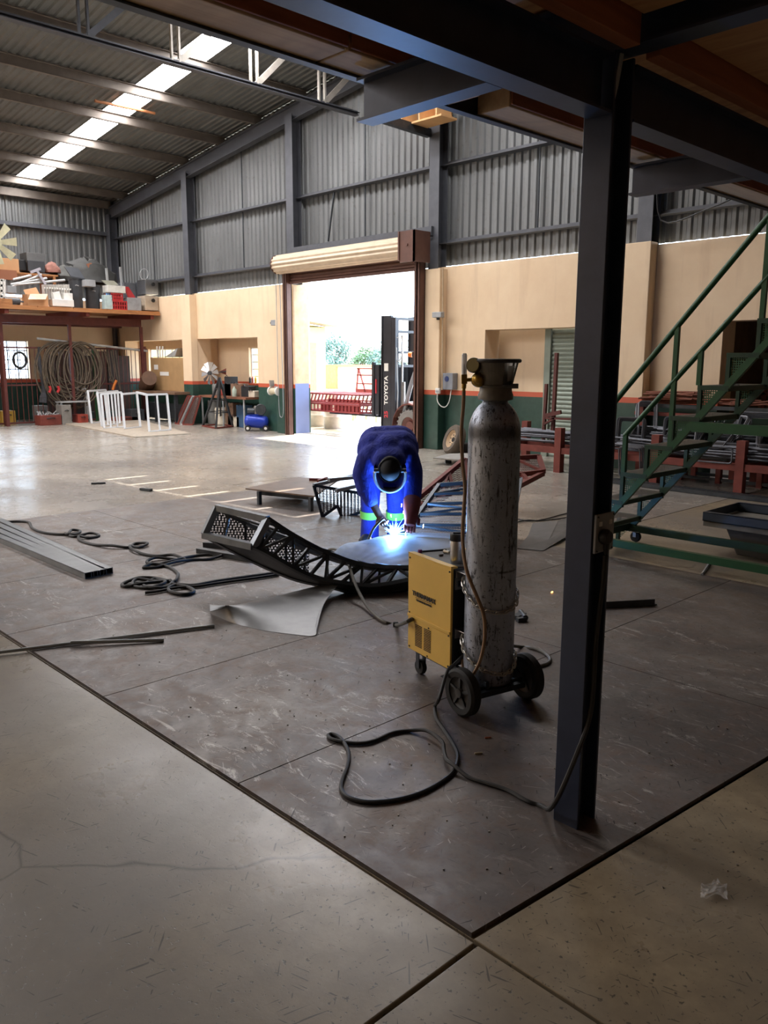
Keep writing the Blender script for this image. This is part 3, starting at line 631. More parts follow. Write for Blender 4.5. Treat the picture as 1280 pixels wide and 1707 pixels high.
# ------------------------------------------------------------------ welding set and gas cylinder (on one trolley)
def worn_silver():
    k = NT('worn_silver_paint'); co = k.coord('obj'); z = k.coord('obj', (1, 1, .16))
    a = k.noise(co, 5, 6, .7); b = k.noise(z, 46, 7, .8); c = k.noise(k.coord('obj', (1, 1, .35)), 11, 6, .8); d = k.noise(co, 70, 3, .6)
    out = k.ramp(a, [(.3, srgb((158,164,176))), (.7, srgb((190,196,208)))])
    out = k.mix(k.ramp(b, [(.545, BW(0)), (.60, BW(.85))]), out, srgb((58,56,54)))
    out = k.mix(k.ramp(c, [(.605, BW(0)), (.64, BW(.9))]), out, srgb((44,43,42)))
    out = k.mix(k.ramp(d, [(.62, BW(0)), (.66, BW(.8))]), out, srgb((50,48,46)))
    sx = k.new('ShaderNodeSeparateXYZ'); k.link(k.new('ShaderNodeTexCoord').outputs['Object'], sx.inputs[0]); zz = sx.outputs['Z']; zn = k.math('MULTIPLY', zz, .72)
    # scuffed belt under the shoulder and rust at the neck (wear marks)
    belt = k.ramp(k.math('ADD', k.math('ABSOLUTE', k.math('SUBTRACT', zz, 1.195)), k.math('MULTIPLY', k.math('SUBTRACT', b, .5), .12)), [(.015, BW(.8)), (.05, BW(0))])
    out = k.mix(belt, out, srgb((62,60,60)))
    rust = k.math('MULTIPLY', k.ramp(zn, [(0, BW(0)), (.905, BW(0)), (.945, BW(1))]), k.ramp(a, [(.45, BW(0)), (.65, BW(.8))]))
    out = k.mix(rust, out, srgb((128,84,62)))
    for h in (.83, .56): out = k.mix(k.math('MULTIPLY', k.ramp(k.math('ABSOLUTE', k.math('SUBTRACT', zz, h)), [(.003, BW(1)), (.005, BW(0))]), k.ramp(a, [(.5, BW(0)), (.55, BW(.9))])), out, srgb((50,48,48)))
    k.link(out, k.b.inputs['Base Color']); k.b.inputs['Metallic'].default_value = .78
    k.link(k.ramp(b, [(.4, BW(.30)), (.65, BW(.6))]), k.b.inputs['Roughness']); k.bump(c, .08, .004); return k.m
SILVER = worn_silver()
MU = V((-.976, .215, 0)).normalized(); MV = V((.215, .976, 0)).normalized(); MO = V((-2.365, 2.975, 0)); MRZ = math.atan2(MU.y, MU.x)
def ML(u, v, z): return MO+MU*u+MV*v+V((0,0,z))
MYEL = pm('machine_yellow', (232,188,88), .42, 0, .05, 5, ((150,116,50), .78))
wm = thing('welding_machine', 'yellow and black welding machine on a trolley beside the tall gas cylinder', 'welding machine', MO+MU*.3, MRZ)
def mbox(q, u0, u1, v0, v1, z0, z1): return q.box(ML((u0+u1)/2,(v0+v1)/2,(z0+z1)/2), (abs(u1-u0),abs(v1-v0),abs(z1-z0)), rz=MRZ)
q = MB(); mbox(q,.14,.505,-.115,.17,.15,.645); q.build('housing', pm('machine_black', (30,30,34), .5), wm, bevel=.006)
q = MB(); mbox(q,.135,.51,-.128,-.116,.14,.655); mbox(q,.135,.51,-.128,-.09,.645,.655); q.build('side_panel', MYEL, wm, bevel=.003)
q = MB(); mbox(q,.135,.51,.171,.182,.14,.655); q.build('side_panel', MYEL, wm, bevel=.003)
q = MB(); mbox(q,.15,.5,-.09,.165,.645,.652); q.build('top_panel', pm('machine_top_grey', (104,102,98), .6, 0, .2, 14), wm)
q = MB(); mbox(q,.136,.509,-.134,-.128,.318,.334); q.build('panel_rib', MYEL, wm, bevel=.002)
VDK = pm('vent_dark', (34,28,20), .8)
for c in (.235, .315):
    for i in range(14):
        q = MB(); u0 = .51-(c-.135); mbox(q, .645-c-.03, .645-c+.03, -.1305, -.127, .175+.0085*i, .179+.0085*i); q.build('vent_slot', VDK, wm)
for u, z in ((.15,.155),(.15,.31),(.15,.63),(.495,.155),(.495,.34),(.495,.63),(.32,.30),(.33,.15)):
    q = MB(); q.cyl(ML(u,-.128,z), ML(u,-.131,z), .0045, 8); q.build('screw', BLACK, wm)
RX = math.atan2(-MU.y, -MU.x)
text('THERMAMAX', .034, ML(.365,-.1305,.45), (R(90),0,RX), BLACK, wm, bold=.0006)
text('THE INVERTER SYSTEM', .0135, ML(.365,-.1305,.42), (R(90),0,RX), BLACK, wm, bold=.0003)
q = MB(); mbox(q,.295,.44,-.1305,-.129,.431,.433); q.build('lettering_line', BLACK, wm)
q = MB(); mbox(q,.132,.14,-.105,-.06,.54,.60); sw = q.build('switch_plate', pm('switch_grey', (120,124,130), .4), wm, bevel=.003)
q = MB(); mbox(q,.126,.133,-.095,-.07,.555,.585); q.build('rocker', pm('switch_blue', (56,66,84), .3), sw, bevel=.003)
for z in (.635, .345): q = MB(); mbox(q,.06,.14,-.10,.05,z-.005,z); mbox(q,.133,.14,-.10,.05,z-.05,z); q.build('cylinder_bracket', STEEL, wm, bevel=.002)
q = MB(); q.cyl(ML(.14,-.055,.235), ML(.10,-.06,.225), .022, 12); q.build('cable_gland', BLACK, wm)
q = MB(); mbox(q,-.12,.16,-.165,.135,.105,.112); mbox(q,-.12,-.113,-.165,.135,.085,.112); mbox(q,-.1,.5,-.09,-.07,.112,.15); mbox(q,.13,.5,.12,.14,.112,.15); q.build('cylinder_tray', DARKST, wm, bevel=.002)
q = MB(); q.cyl(ML(-.075,-.22,.112), ML(-.075,.19,.112), .011, 10); q.build('axle', DARKST, wm)
for v in (-.205, .175):
    q = MB(); r = .112; c = ML(-.075, v, r+.007); q.lathe([(.075,-.026),(.1,-.029),(r,-.018),(r,.018),(.1,.029),(.075,.026),(.074,0),(.075,-.026)], 36, c, MV, caps=False)
    wh = q.build('wheel', RUBBER, wm, smooth=True)
    q = MB(); q.lathe([(.0,-.03),(.022,-.03),(.024,-.014),(.06,-.012),(.076,-.02),(.076,.02),(.06,.012),(.024,.014),(.022,.03),(0,.03)], 28, c, MV); q.build('hub', pm('wheel_hub', (66,62,58), .6), wh, smooth=True)
    for j in range(5):
        a = 2*math.pi*j/5+.3; d = (MU*math.cos(a)+V((0,0,1))*math.sin(a)); q = MB(); q.bar(c+d*.02-MV*.014, c+d*.074-MV*.014, .016, .012); q.build('spoke', pm('wheel_spoke', (60,58,56), .6), wh)
for v in (-.085, .13):
    c = ML(.45, v, .047); q = MB(); q.lathe([(0,-.014),(.036,-.014),(.04,-.008),(.04,.008),(.036,.014),(0,.014)], 24, c, MV); cs = q.build('caster', RUBBER, wm, smooth=True)
    q = MB(); q.bar(c-MV*.02+V((0,0,-.005)), c-MV*.02+V((0,0,.1)), .03, .004, up=MV); q.bar(c+MV*.02+V((0,0,-.005)), c+MV*.02+V((0,0,.1)), .03, .004, up=MV); q.build('fork', DARKST, cs)
# gas cylinder ---------------------------------------------------------------
gc = thing('gas_cylinder', 'tall scuffed silver gas cylinder chained to the yellow welding machine', 'gas cylinder', MO+V((0,0,.112)))
r = .119; zb = .112
pf = [(0,.02),(.06,.012),(.095,0),(.108,.004),(r,.03)]+[(r, .1*i) for i in range(1, 12)]+[(r,1.19)]
pf += [(r*math.cos(a)*1.0 if a < 1.2 else r*math.cos(a), 1.19+.155*math.sin(a)) for a in [math.pi/2*i/12 for i in range(1, 9)]]+[(.055,1.336),(.046,1.345)]
q = MB(); q.lathe(pf, 48, MO+V((0,0,zb))); q.build('cylinder_body', SILVER, gc, smooth=30)
GUARD = pm('guard_grey', (118,112,102), .5, .4, .25, 14, ((60,56,52), .66))
q = MB(); q.lathe([(.044,1.33),(.078,1.34),(.08,1.36),(.074,1.375),(.072,1.395),(.04,1.395)], 32, MO+V((0,0,zb))); q.build('neck_ring', GUARD, gc, smooth=30)
q = MB(); CDIR = -FWD; CR = V((_cr.x,_cr.y,0)).normalized()
for k in range(34):
    a0, a1 = 2*math.pi*k/40-1.0+.62, 2*math.pi*(k+1)/40-1.0+.62
    def gp(a, t, rr=0): d = CR*math.cos(a)+FWD*math.sin(a); return MO+V((0,0,zb+1.395+.112*t))+d*(.073+.027*t+rr)
    q.add([gp(a0,0),gp(a1,0),gp(a1,1),gp(a0,1),gp(a0,0,-.006),gp(a1,0,-.006),gp(a1,1,-.006),gp(a0,1,-.006)], [(0,1,2,3),(7,6,5,4),(3,2,6,7),(4,5,1,0),(0,3,7,4),(1,5,6,2)])
q.build('valve_guard', GUARD, gc, smooth=30)
q = MB(); q.tube([MO+V((0,0,zb+1.512))+(CR*math.cos(a)+FWD*math.sin(a))*.104 for a in [2*math.pi*i/40 for i in range(40)]], .009, 8, closed=True); q.build('guard_rim', pm('guard_rim', (70,66,62), .5, .4), gc, smooth=True)
q = MB(); q.tube([MO+V((0,0,zb+1.40))+(CR*math.cos(a)+FWD*math.sin(a))*.078 for a in [2*math.pi*i/40 for i in range(40)]], .006, 8, closed=True); q.box(MO+CR*.086+V((0,0,zb+1.40)), (.03,.02,.022), rz=YAW); q.build('clamp_band', GUARD, gc, smooth=True)
q = MB(); q.cyl(MO+V((0,0,zb+1.39)), MO+V((0,0,zb+1.46)), .018, 14); q.cyl(MO+V((0,0,zb+1.46)), MO+V((0,0,zb+1.50)), .026, 12); BRASS = pm('brass', (176,142,70), .32, .95, .2, 20, ((92,74,44), .66)); q.build('valve', BRASS, gc, smooth=True)
q = MB(); q.prism([MO+CR*.05-FWD*.015+V((0,0,zb+1.42)), MO+CR*.074-FWD*.0+V((0,0,zb+1.425)), MO+CR*.084+V((0,0,zb+1.49)), MO+CR*.05-FWD*.02+V((0,0,zb+1.49))], FWD*.003); q.build('paper_tag', WHITE, gc)
# regulator
DC = fwd(MO)
def PD(px, py, off=0.0): return onD(px, py, DC+off)
rg = thing('gas_regulator', 'brass regulator with round gauge and clear flow tube on the cylinder valve', 'regulator', PD(798,645,-.02))
q = MB(); q.cyl(PD(815,633,0), PD(786,633,-.02), .011, 12); q.lathe([(.012,-.012),(.03,-.01),(.034,0),(.034,.022),(.026,.034),(.012,.04)], 20, PD(797,633,-.02), -FWD); q.ball(PD(797,632,-.05), .024, 12); q.cyl(PD(797,634,-.02), PD(797,644,-.02), .012, 10); q.cyl(PD(797,633,-.02), PD(795,617,-.02), .009, 10); q.build('regulator_body', BRASS, rg, smooth=40)
gz = PD(790,609,-.04); q = MB(); q.lathe([(0,-.016),(.03,-.016),(.034,-.01),(.034,.01),(.031,.014),(.031,.011),(0,.011)], 24, gz, (-FWD*.8-CR*.5+V((0,0,.1)))); gg = q.build('gauge', pm('gauge_brass', (104,90,52), .4, .7), rg, smooth=40)
q = MB(); ax = (-FWD*.8-CR*.5+V((0,0,.1))).normalized(); q.lathe([(0,.0115),(.0295,.0115),(.0295,.0135),(0,.0135)], 24, gz, ax); q.build('gauge_dial', pm('gauge_dial', (150,134,84), .3), gg)
q = MB(); q.cyl(PD(789,633,-.02), PD(775,633,-.02), .009, 10); q.bar(PD(773.5,640,-.02), PD(773.5,624,-.02), .026, .026); q.cyl(PD(773.5,640,-.02), PD(773,648,-.02), .011, 8); q.cyl(PD(773,648,-.02), PD(773,656,-.02), .008, 8); q.build('flow_block', BRASS, rg, bevel=.002)
CLR = NT('clear_acrylic'); CLR.b.inputs['Base Color'].default_value = (.92,.93,.95,1); CLR.b.inputs['Roughness'].default_value = .12; CLR.b.inputs['Alpha'].default_value = .72; CLR = CLR.m
q = MB(); q.lathe([(.012,0),(.012,.085),(.009,.092),(0,.093)], 16, PD(773.5,624,-.02)); q.build('flow_tube', CLR, rg, smooth=40)
q = MB(); q.cyl(PD(773.5,623,-.02), PD(773.5,607,-.02), .004, 8); q.build('flow_stem', GREYP, rg)
# hoses, chains
HOSE = pm('tan_hose', (150,118,88), .6, 0, .15, 9); CABL = pm('rubber_cable', (46,44,42), .6, 0, .2, 9); CABLG = pm('grey_welding_cable', (92,88,80), .55, 0, .2, 9)
hp = [PD(773,652,-.02),PD(772,680,-.02),PD(769,720,-.02),PD(771,770,-.02),PD(775,812,-.02),PD(773,850,-.03),PD(771,890,-.06),PD(773,925,-.1),PD(780,958,-.14),PD(795,995,-.155),PD(806,1025,-.155),PD(808,1060,-.155),PD(802,1095,-.155),PD(791,1120,-.15),PD(779,1131,-.12),PD(773,1128,-.05),PD(771,1100,.02)]
q = MB(); q.tube(spline(hp, 6), .0085, 8); solo(q, 'gas_hose', HOSE, 'tan gas hose hanging from the regulator down the front of the cylinder', 'hose', smooth=True)
CHM = pm('chain_steel', (196,192,184), .35, .6, .2, 20)
def chain(name, label, key, rad=.129):
    pts = spline(key, 24); L = [0]
    for a, b in zip(pts[:-1], pts[1:]): L.append(L[-1]+(b-a).length)
    step = .024; n = int(L[-1]/step); c0 = pts[0]; ch = thing(name, label, 'chain', min(pts, key=lambda p: p.z), group='chains round the cylinder')
    lk = MB(); lk.tube([V((.016*math.cos(a)+(.004 if math.cos(a) > 0 else -.004), .0088*math.sin(a), 0)) for a in [2*math.pi*i/12 for i in range(12)]], .0030, 6, closed=True)
    first = lk.build('link', CHM, ch, smooth=True, local=True); j = 0
    for i in range(n):
        s = (i+.5)*step
        while L[j+1] < s: j += 1
        p = pts[j].lerp(pts[j+1], (s-L[j])/(L[j+1]-L[j])); t = (pts[j+1]-pts[j]).normalized(); out = V((p.x-MO.x, p.y-MO.y, 0)).normalized()
        y = out.cross(t).normalized(); x = t; z = x.cross(y)
        M = Matrix((x, y, z)).transposed().to_4x4()@Matrix.Rotation(R(35 if i % 2 else -50), 4, 'X'); M.translation = p-ch.location
        o = first if i == 0 else first.copy()
        if i: COL.objects.link(o); o.parent = ch
        o.location, o.rotation_euler = M.to_translation(), M.to_euler()
def cylpt(deg, z, rr=.1285): a = R(deg); return MO+(CR*math.sin(a)-FWD*math.cos(a))*rr+V((0,0,z))
chain('steel_chain', 'upper steel chain looped round the middle of the gas cylinder', [ML(.09,-.07,.632), ML(.08,-.10,.60), cylpt(-72,.565), cylpt(-45,.525), cylpt(-15,.495), cylpt(20,.485), cylpt(55,.50), cylpt(90,.545), cylpt(120,.58)])
chain('steel_chain', 'lower steel chain looped round the foot of the gas cylinder', [ML(.09,-.07,.342), ML(.08,-.10,.315), cylpt(-72,.275), cylpt(-45,.235), cylpt(-15,.205), cylpt(20,.185), cylpt(55,.195), cylpt(90,.235), cylpt(120,.265)])
# things on the machine
mg = thing('steel_mug', 'brushed steel travel mug with black lid standing on the machine', 'mug', fl(761,940,.652))
c = fl(761,938,.652); q = MB(); q.lathe([(0,0),(.029,0),(.031,.004),(.035,.11),(.034,.112),(0,.112)], 28, c); q.build('mug_body', STEEL, mg, smooth=30)
q = MB(); q.lathe([(.036,.112),(.037,.116),(.037,.142),(.034,.148),(.0,.146)], 28, c); q.bar(c+V((0,0,.15))-CR*.02, c+V((0,0,.15))+CR*.02, .02, .008); q.build('lid', BLACK, mg, smooth=30)
def small(name, label, cat, mat, f_, group=None): q = MB(); f_(q); return solo(q, name, mat, label, cat, group, smooth=True)
T = lambda px, py, z=.652: fl(px, py, z)
small('steel_rod', 'thin black rod lying along the back of the machine top', 'rod', BLACK, lambda q: q.cyl(T(704,919,.656), T(744,916,.656), .004, 8))
small('thread_protector', 'small purple protector on the machine top edge', 'protector', pm('purple', (110,40,120), .5), lambda q: q.lathe([(.012,0),(.012,.012),(.008,.016),(0,.016)], 14, T(700,921)))
small('brass_nozzle', 'larger pale nozzle lying beside the mug', 'nozzle', pm('nozzle', (190,180,160), .35, .6), lambda q: q.cyl(T(740,919,.661), T(749,921,.661), .009, 12, .007), 'nozzles on the machine')
small('brass_nozzle', 'smaller dark nozzle lying left of the pale one', 'nozzle', pm('nozzle_dark', (110,100,90), .4, .6), lambda q: q.cyl(T(732,926,.657), T(738,925,.657), .0055, 10), 'nozzles on the machine')
small('ear_plug', 'small orange plug between mug and cylinder', 'plug', pm('orange', (216,150,60), .5), lambda q: q.cyl(T(775,927,.66), T(782,931,.66), .008, 10))

# ------------------------------------------------------------------ cables near the machine
def floorline(pts, r): return [fl(x, y, r+.007) for x, y in pts]
pc = [ML(.10,-.06,.225), PD(757,1108,-.02), PD(745,1120,-.10)]+[V((*onD(732,1152,DC-.25).xy, .12))]
fp = [(725,1177),(727,1197),(740,1217),(756,1242),(763,1262),(756,1285),(736,1303),(703,1321),(662,1333),(614,1337),(581,1329),(569,1315),(571,1299),(579,1278),(581,1254),(569,1232),(555,1224),(547,1226),(553,1232),(573,1237),(602,1239),(626,1234),(654,1222),(683,1218),(711,1224),(736,1242),(740,1258),(744,1272),(756,1282),(780,1295),(809,1305),(845,1317),(878,1335),(902,1343)]
pts = pc+floorline(fp, .0085)
for i in range(len(pc)+24, len(pc)+29): pts[i] = pts[i]+V((0,0,.017))
pts += [onD(927,1322,1.62+1.06), V((-1.44,2.30,.28)), V((-1.415,2.345,.45)), V((-1.418,2.36,.7)), V((-1.405,2.362,.9)), V((-1.40,2.36,.995))]
pts[-6] = V((-1.50,2.27,.09))
q = MB(); q.tube(spline(pts, 6), .0085, 8); solo(q, 'power_cable', CABL, 'black power cable looping over the floor from the machine to the navy post', 'cable', smooth=True)
q = MB(); q.tube(spline([ML(.2,.19,.2)]+floorline([(866,1078),(885,1080),(905,1087),(917,1098),(912,1106),(895,1111),(880,1114)], .009), 6), .009, 8); solo(q, 'earth_cable', CABLG, 'grey cable end curving out right of the trolley wheel', 'cable', smooth=True)
AP = V((-4.79, 4.73, .20))     # the arc
DA = fwd(AP)
tc = [ML(.52,-.05,.30), PD(676,1037,.35)]+[fl(660,1042,.015), fl(640,1036,.02)]+[onD(617,1017,5.15), onD(602,994,5.35), onD(590,968,5.5), onD(581,940,5.7), onD(572,924,5.85), onD(560,916,6.0), onD(548,917,6.15), onD(556,925,6.4), onD(600,918,6.5), onD(612,903,6.6), onD(622,882,6.62), onD(632,870,6.64), onD(640,864,6.66)]
q = MB(); q.tube(spline(tc, 6), .011, 8); solo(q, 'torch_cable', CABLG, 'grey torch cable rising from the machine over the black lattice frame', 'cable', smooth=True)
q = MB(); q.lathe([(.012,0),(.018,.004),(.018,.03),(.012,.034)], 12, fl(664,1041,.016), -CR); solo(q, 'cable_connector', BLACK, 'black connector joining the torch cable just left of the machine', 'connector', smooth=True)
small('earth_clamp', 'dark clamp lying on the floor right of the gas cylinder', 'clamp', DARKST, lambda q: (q.bar(fl(858,1030,.02), fl(872,1024,.025), .05, .03), q.bar(fl(862,1034,.02), fl(876,1032,.02), .03, .03), q.cyl(fl(868,1020,.03), fl(876,1030,.03), .018, 10)))
# grit and off-cuts on the plates
rn = random.Random(3); q = MB()
for i in range(150):
    px, py = rn.uniform(120, 1270), rn.uniform(1050, 1480); p = fl(px, py, .008)
    if p.x < -1.3 and p.y > 1.7 and p.y < 6 and p.x > -8 and (p-V((-1.48,2.37,0))).length > .12 or (p.x > -1.1 and p.y > 1.75): q.box(p+V((0,0,.001 if p.x < -1.3 else -.006)), (rn.uniform(.003,.009), rn.uniform(.003,.006), .005), rz=rn.uniform(0,3))
o = solo(q, 'metal_grit', pm('grit', (150,140,128), .5, .5, .5, 30), 'scattered metal spatter and off-cuts on the floor plates', 'grit'); o['kind'] = 'stuff'
small('cigarette_end', 'pale stub lying on the plate between cable loop and post', 'stub', pm('stub', (190,176,150), .8), lambda q: q.cyl(fl(791,1256,.0115), fl(804,1255,.0115), .0045, 8))
small('brass_offcut', 'small reddish off-cut behind the pale stub', 'offcut', pm('copper', (150,84,60), .5), lambda q: q.cyl(fl(808,1230,.0105), fl(818,1229,.0105), .0035, 8))
small('glowing_spatter', 'orange hot spatter on the floor left of the navy post', 'spatter', glow('hot_metal', (1.0,.45,.12), 2.0), lambda q: q.box(fl(920,987,.012), (.028,.009,.006), rz=1.9))

# ------------------------------------------------------------------ the lattice frame being welded
def perf_mat(name, rgb, sc, size, metal=.6, rough=.4):
    k = NT(name); co = k.coord('obj'); v = k.new('ShaderNodeTexVoronoi'); v.inputs['Scale'].default_value = sc; v.inputs['Randomness'].default_value = 0.0; k.link(co, v.inputs['Vector'])
    al = k.ramp(v.outputs['Distance'], [(size, BW(0)), (size+.03, BW(1))]); k.link(al, k.b.inputs['Alpha'])
    k.link(k.ramp(k.noise(co, 7, 4), [(.3, tuple(x*.8 for x in srgb(rgb)[:3])+(1,)), (.7, srgb(rgb))]), k.b.inputs['Base Color']); k.b.inputs['Metallic'].default_value = metal; k.b.inputs['Roughness'].default_value = rough; return k.m
PERF = perf_mat('perforated_steel', (96,96,98), 75, .40); PERFD = perf_mat('perforated_dark', (92,92,94), 60, .42, .4); PERFR = perf_mat('perforated_rust', (84,58,50), 60, .42, .3, .6); PERFG = perf_mat('perforated_green', (44,90,54), 58, .41, .1, .5)
BLK = pm('black_frame_steel', (74,77,80), .4, .5, .25, 9)
D0 = fwd(fl(610, 993))
def curve(k, n=10):
    return spline([onD(x, y, D0+o) for x, y, o in k], n)
dch = curve([(340,892,.25),(398,923,.2),(457,951,.13),(497,966,.08),(557,979,.05),(610,991,.03),(682,981,.08)])
cch = curve([(422,911,-.02),(445,922,-.02),(495,950,-.03),(535,966,-.03),(575,973,-.03),(625,977,-.02),(690,966,.02)])
bch = curve([(446,865,.06),(489,893,.06),(542,921,.07),(595,940,.08),(640,946,.09),(690,947,.1)], 12)
ach = curve([(361,846,.3),(400,867,.3),(450,888,.28),(500,906,.27),(552,922,.26),(610,938,.28),(690,942,.35)])
lf = thing('lattice_frame', 'black curved lattice frame with mesh sides lying before the welder', 'frame', fl(560, 985))
for c_, w_ in ((dch,.035),(cch,.035),(bch,.035),(ach,.03)):
    q = MB(); q.tube(c_, w_*.6, 4); q.build('chord', BLK, lf)
def at_(c_, t): t = max(0, min(1, t))*(len(c_)-1); i = min(int(t), len(c_)-2); return c_[i].lerp(c_[i+1], t-i)
STL = pm('mill_grey_steel', (140,145,150), .38, .4, .2, 9)
for a, b in ((dch[0],ach[0]),(ach[0],bch[0]),(bch[0],cch[0]),(cch[0],dch[0])): q = MB(); q.bar(a, b, .05, .045); q.build('end_bar', STL, lf)
ts = [.0,.1,.2,.31,.42,.53,.64,.76,.88,1.0]
for i in range(9):
    a, b = ts[i], ts[i+1]
    q = MB(); q.bar(at_(bch,a), at_(cch,a), .02); q.build('lattice_bar', BLK, lf)
    q = MB(); q.bar(at_(cch,a) if i % 2 else at_(bch,a), at_(bch,b) if i % 2 else at_(cch,b), .018); q.build('lattice_bar', BLK, lf)
    q = MB(); q.bar(at_(ach,a), at_(dch,a), .018); q.build('lattice_bar', BLK, lf)
    q = MB(); q.bar(at_(ach,a), at_(bch,b), .016); q.build('lattice_bar', BLK, lf)
for s_ in (.3, .62): q = MB(); q.tube([at_(ach,t).lerp(at_(bch,t), s_)+V((0,0,-.03)) for t in [.12+.04*i for i in range(20)]], .016, 4); q.build('inner_rail', STL, lf)
q = MB(); q.grid([[dch[i].lerp(cch[min(len(cch)-1, i)], t)-V((0,0,.006)) for t in (0,.25,.5,.75,1)] for i in range(len(dch))], .004, (0,0,-1)); q.build('base_sheet', pm('base_sheet', (78,80,82), .45, .4, .25, 8), lf)
q = MB(); q.grid([[dch[i].lerp(ach[i], t)+FWD*.03 for t in (0,.5,1.12)] for i in range(0, 34)]); q.build('mesh_side', PERFD, lf)
# loose end of perforated sheet on the floor
k1 = spline([fl(350,1019,.10), fl(392,1009,.08), fl(440,998,.06), fl(495,985,.05), fl(545,972,.07), fl(575,962,.10)], 6); k2 = spline([fl(350,1021,.012), fl(385,1037,.009), fl(430,1049,.009), fl(478,1056,.01), fl(524,1060,.012), fl(526,1050,.03)], 6)
rows = []
for i in range(len(k1)):
    a, b = k1[i], k2[i]; e = V((0,0,1)); rows.append([a.lerp(b, t)+e*(.05*math.sin(math.pi*t)*(1-i/len(k1))) for t in [j/10 for j in range(11)]])
edge = spline([fl(526,1050,.02), fl(523,1033,.03), fl(526,1015,.045), fl(538,998,.06), fl(557,980,.08), fl(575,962,.1)], 2)
for j in range(11): rows[-1][10-j] = edge[j] if j < len(edge) else edge[-1]
for i in range(len(rows)-8, len(rows)-1):
    f_ = (i-(len(rows)-8))/7; rows[i] = [p.lerp(rows[-1][j], f_*.7) for j, p in enumerate(rows[i])]
q = MB(); q.grid(rows, .002, (0,0,-1)); solo(q, 'perforated_sheet', pm('sheet_aluminium_grey', (150,150,150), .42, .55, .08, 14), 'pale curved sheet of perforated steel flat on the floor before the frame', 'sheet', 'perforated sheets', smooth=True)
# big curved sheet under the arc
u1 = spline([onD(596,906,6.72), onD(640,892,6.85), onD(690,888,6.95), onD(745,890,6.9), onD(800,898,6.7), onD(850,905,6.6)], 6); u2 = spline([onD(556,921,5.75), onD(600,938,5.7), onD(640,946,5.7), onD(690,951,5.7), onD(760,953,5.7), onD(820,948,5.7)], 6)
q = MB(); q.grid([[a.lerp(b, t)+V((0,0,.035*math.sin(math.pi*t))) for t in [j/8 for j in range(9)]] for a, b in zip(u1, u2)], .003, (0,0,-1))
solo(q, 'curved_sheet', perf_mat('perforated_bright', (128,128,130), 85, .30, .35, .55), 'curved perforated sheet under the welding arc', 'sheet', 'perforated sheets', smooth=True)
# further dark mesh flight behind the arc
def quadframe(name, label, c4, mat, pmat, nb, w_=.035, group=None, cat='frame', diag=True):
    t = thing(name, label, cat, min(c4, key=lambda p: p.z), group=group); a, b, c, d = c4
    for p, r_ in ((a,b),(b,c),(c,d),(d,a)): q = MB(); q.bar(p, r_, w_); q.build('rail', mat, t)
    for i in range(1, nb):
        s_ = i/nb; q = MB(); q.bar(a.lerp(b, s_), d.lerp(c, s_), w_*.7); q.build('crossbar', mat, t)
        if diag: q = MB(); q.bar(a.lerp(b, s_), d.lerp(c, (i-1)/nb if i % 2 else min(1, (i+1)/nb)), w_*.5); q.build('brace', mat, t)
    if pmat: n_ = (b-a).cross(d-a).normalized()*.012; q = MB(); q.grid([[a+n_, d+n_], [b+n_, c+n_]]); q.build('mesh_panel', pmat, t)
    return t
quadframe('mesh_frame', 'dark mesh panel frame sloping up behind the welding arc', [onD(672,893,7.0), onD(732,808,7.8), onD(868,798,7.8), onD(850,898,6.95)], BLK, PERFD, 5)
quadframe('stair_stringer', 'red oxide stair flight lying on its side, left part behind the welder', [onD(662,858,8.2), onD(774,766,9.2), onD(776,806,8.9), onD(690,860,8.1)], REDOX, PERFR, 4, .05, 'red stair flight')
quadframe('stair_stringer', 'red oxide stair end frame sticking out right of the gas cylinder', [onD(770,768,9.2), onD(898,761,9.3), onD(906,786,8.9), onD(776,803,8.9)], REDOX, PERFR, 3, .05, 'red stair flight')
q = MB(); q.bar(onD(776,856,8.0), onD(905,789,8.9), .05); q.bar(onD(870,790,8.9), onD(880,802,8.7), .04); q.bar(onD(830,800,8.8), onD(840,822,8.5), .04); solo(q, 'stair_rail', REDOX, 'lowest red oxide rail slanting below the stair end frame', 'rail')
zs = thing('sawtooth_stringer', 'dark perforated sawtooth stringer left of the welder', 'stringer', fl(560, 866))
zz = [(523,809),(537,861),(562,843),(571,865),(604,852),(606,823)]; Z = [onD(x, y, 8.5+.002*(x-523)) for x, y in zz]
for a, b in zip(Z, Z[1:]+Z[:1]): q = MB(); q.bar(a, b, .03); q.build('edge_bar', DARKST, zs)
q = MB(); q.add([Z[0],Z[1],Z[2],Z[3],Z[4],Z[5]], [(0,1,2,5),(5,2,3,4)]); q.build('mesh_panel', PERFD, zs)
for a, b in (((523,809),(600,790)),((548,800),(620,793)),((560,818),(640,800)),((606,823),(690,808))): q = MB(); q.bar(onD(*a,8.5), onD(*b,9.0), .035); q.build('top_rail', STL, zs)
tp = thing('tread_platform', 'brown steel tread plate on low legs left of the stringer', 'platform', fl(470, 838))
h_ = .16; A = [fl(409,816,h_), fl(524,829,h_), fl(562,803,h_), fl(498,797,h_)]; q = MB(); q.prism(A, (0,0,.015)); q.build('plate', pm('rusty_tread', (118,98,82), .6, .3, .2, 9), tp)
for x, y in ((432,819),(518,829),(500,800)):
    c = fl(x, y, h_); q = MB(); q.bx(c.x-.02, c.x+.02, c.y-.02, c.y+.02, .007, h_); q.build('leg', DARKST, tp)
q = MB(); q.bar(fl(430,820,h_-.03), fl(522,829,h_-.03), .03, .06); q.build('rail', DARKST, tp); q = MB(); q.bar(fl(430,820,h_-.1), fl(505,829,.03), .03); q.build('rail', DARKST, tp)
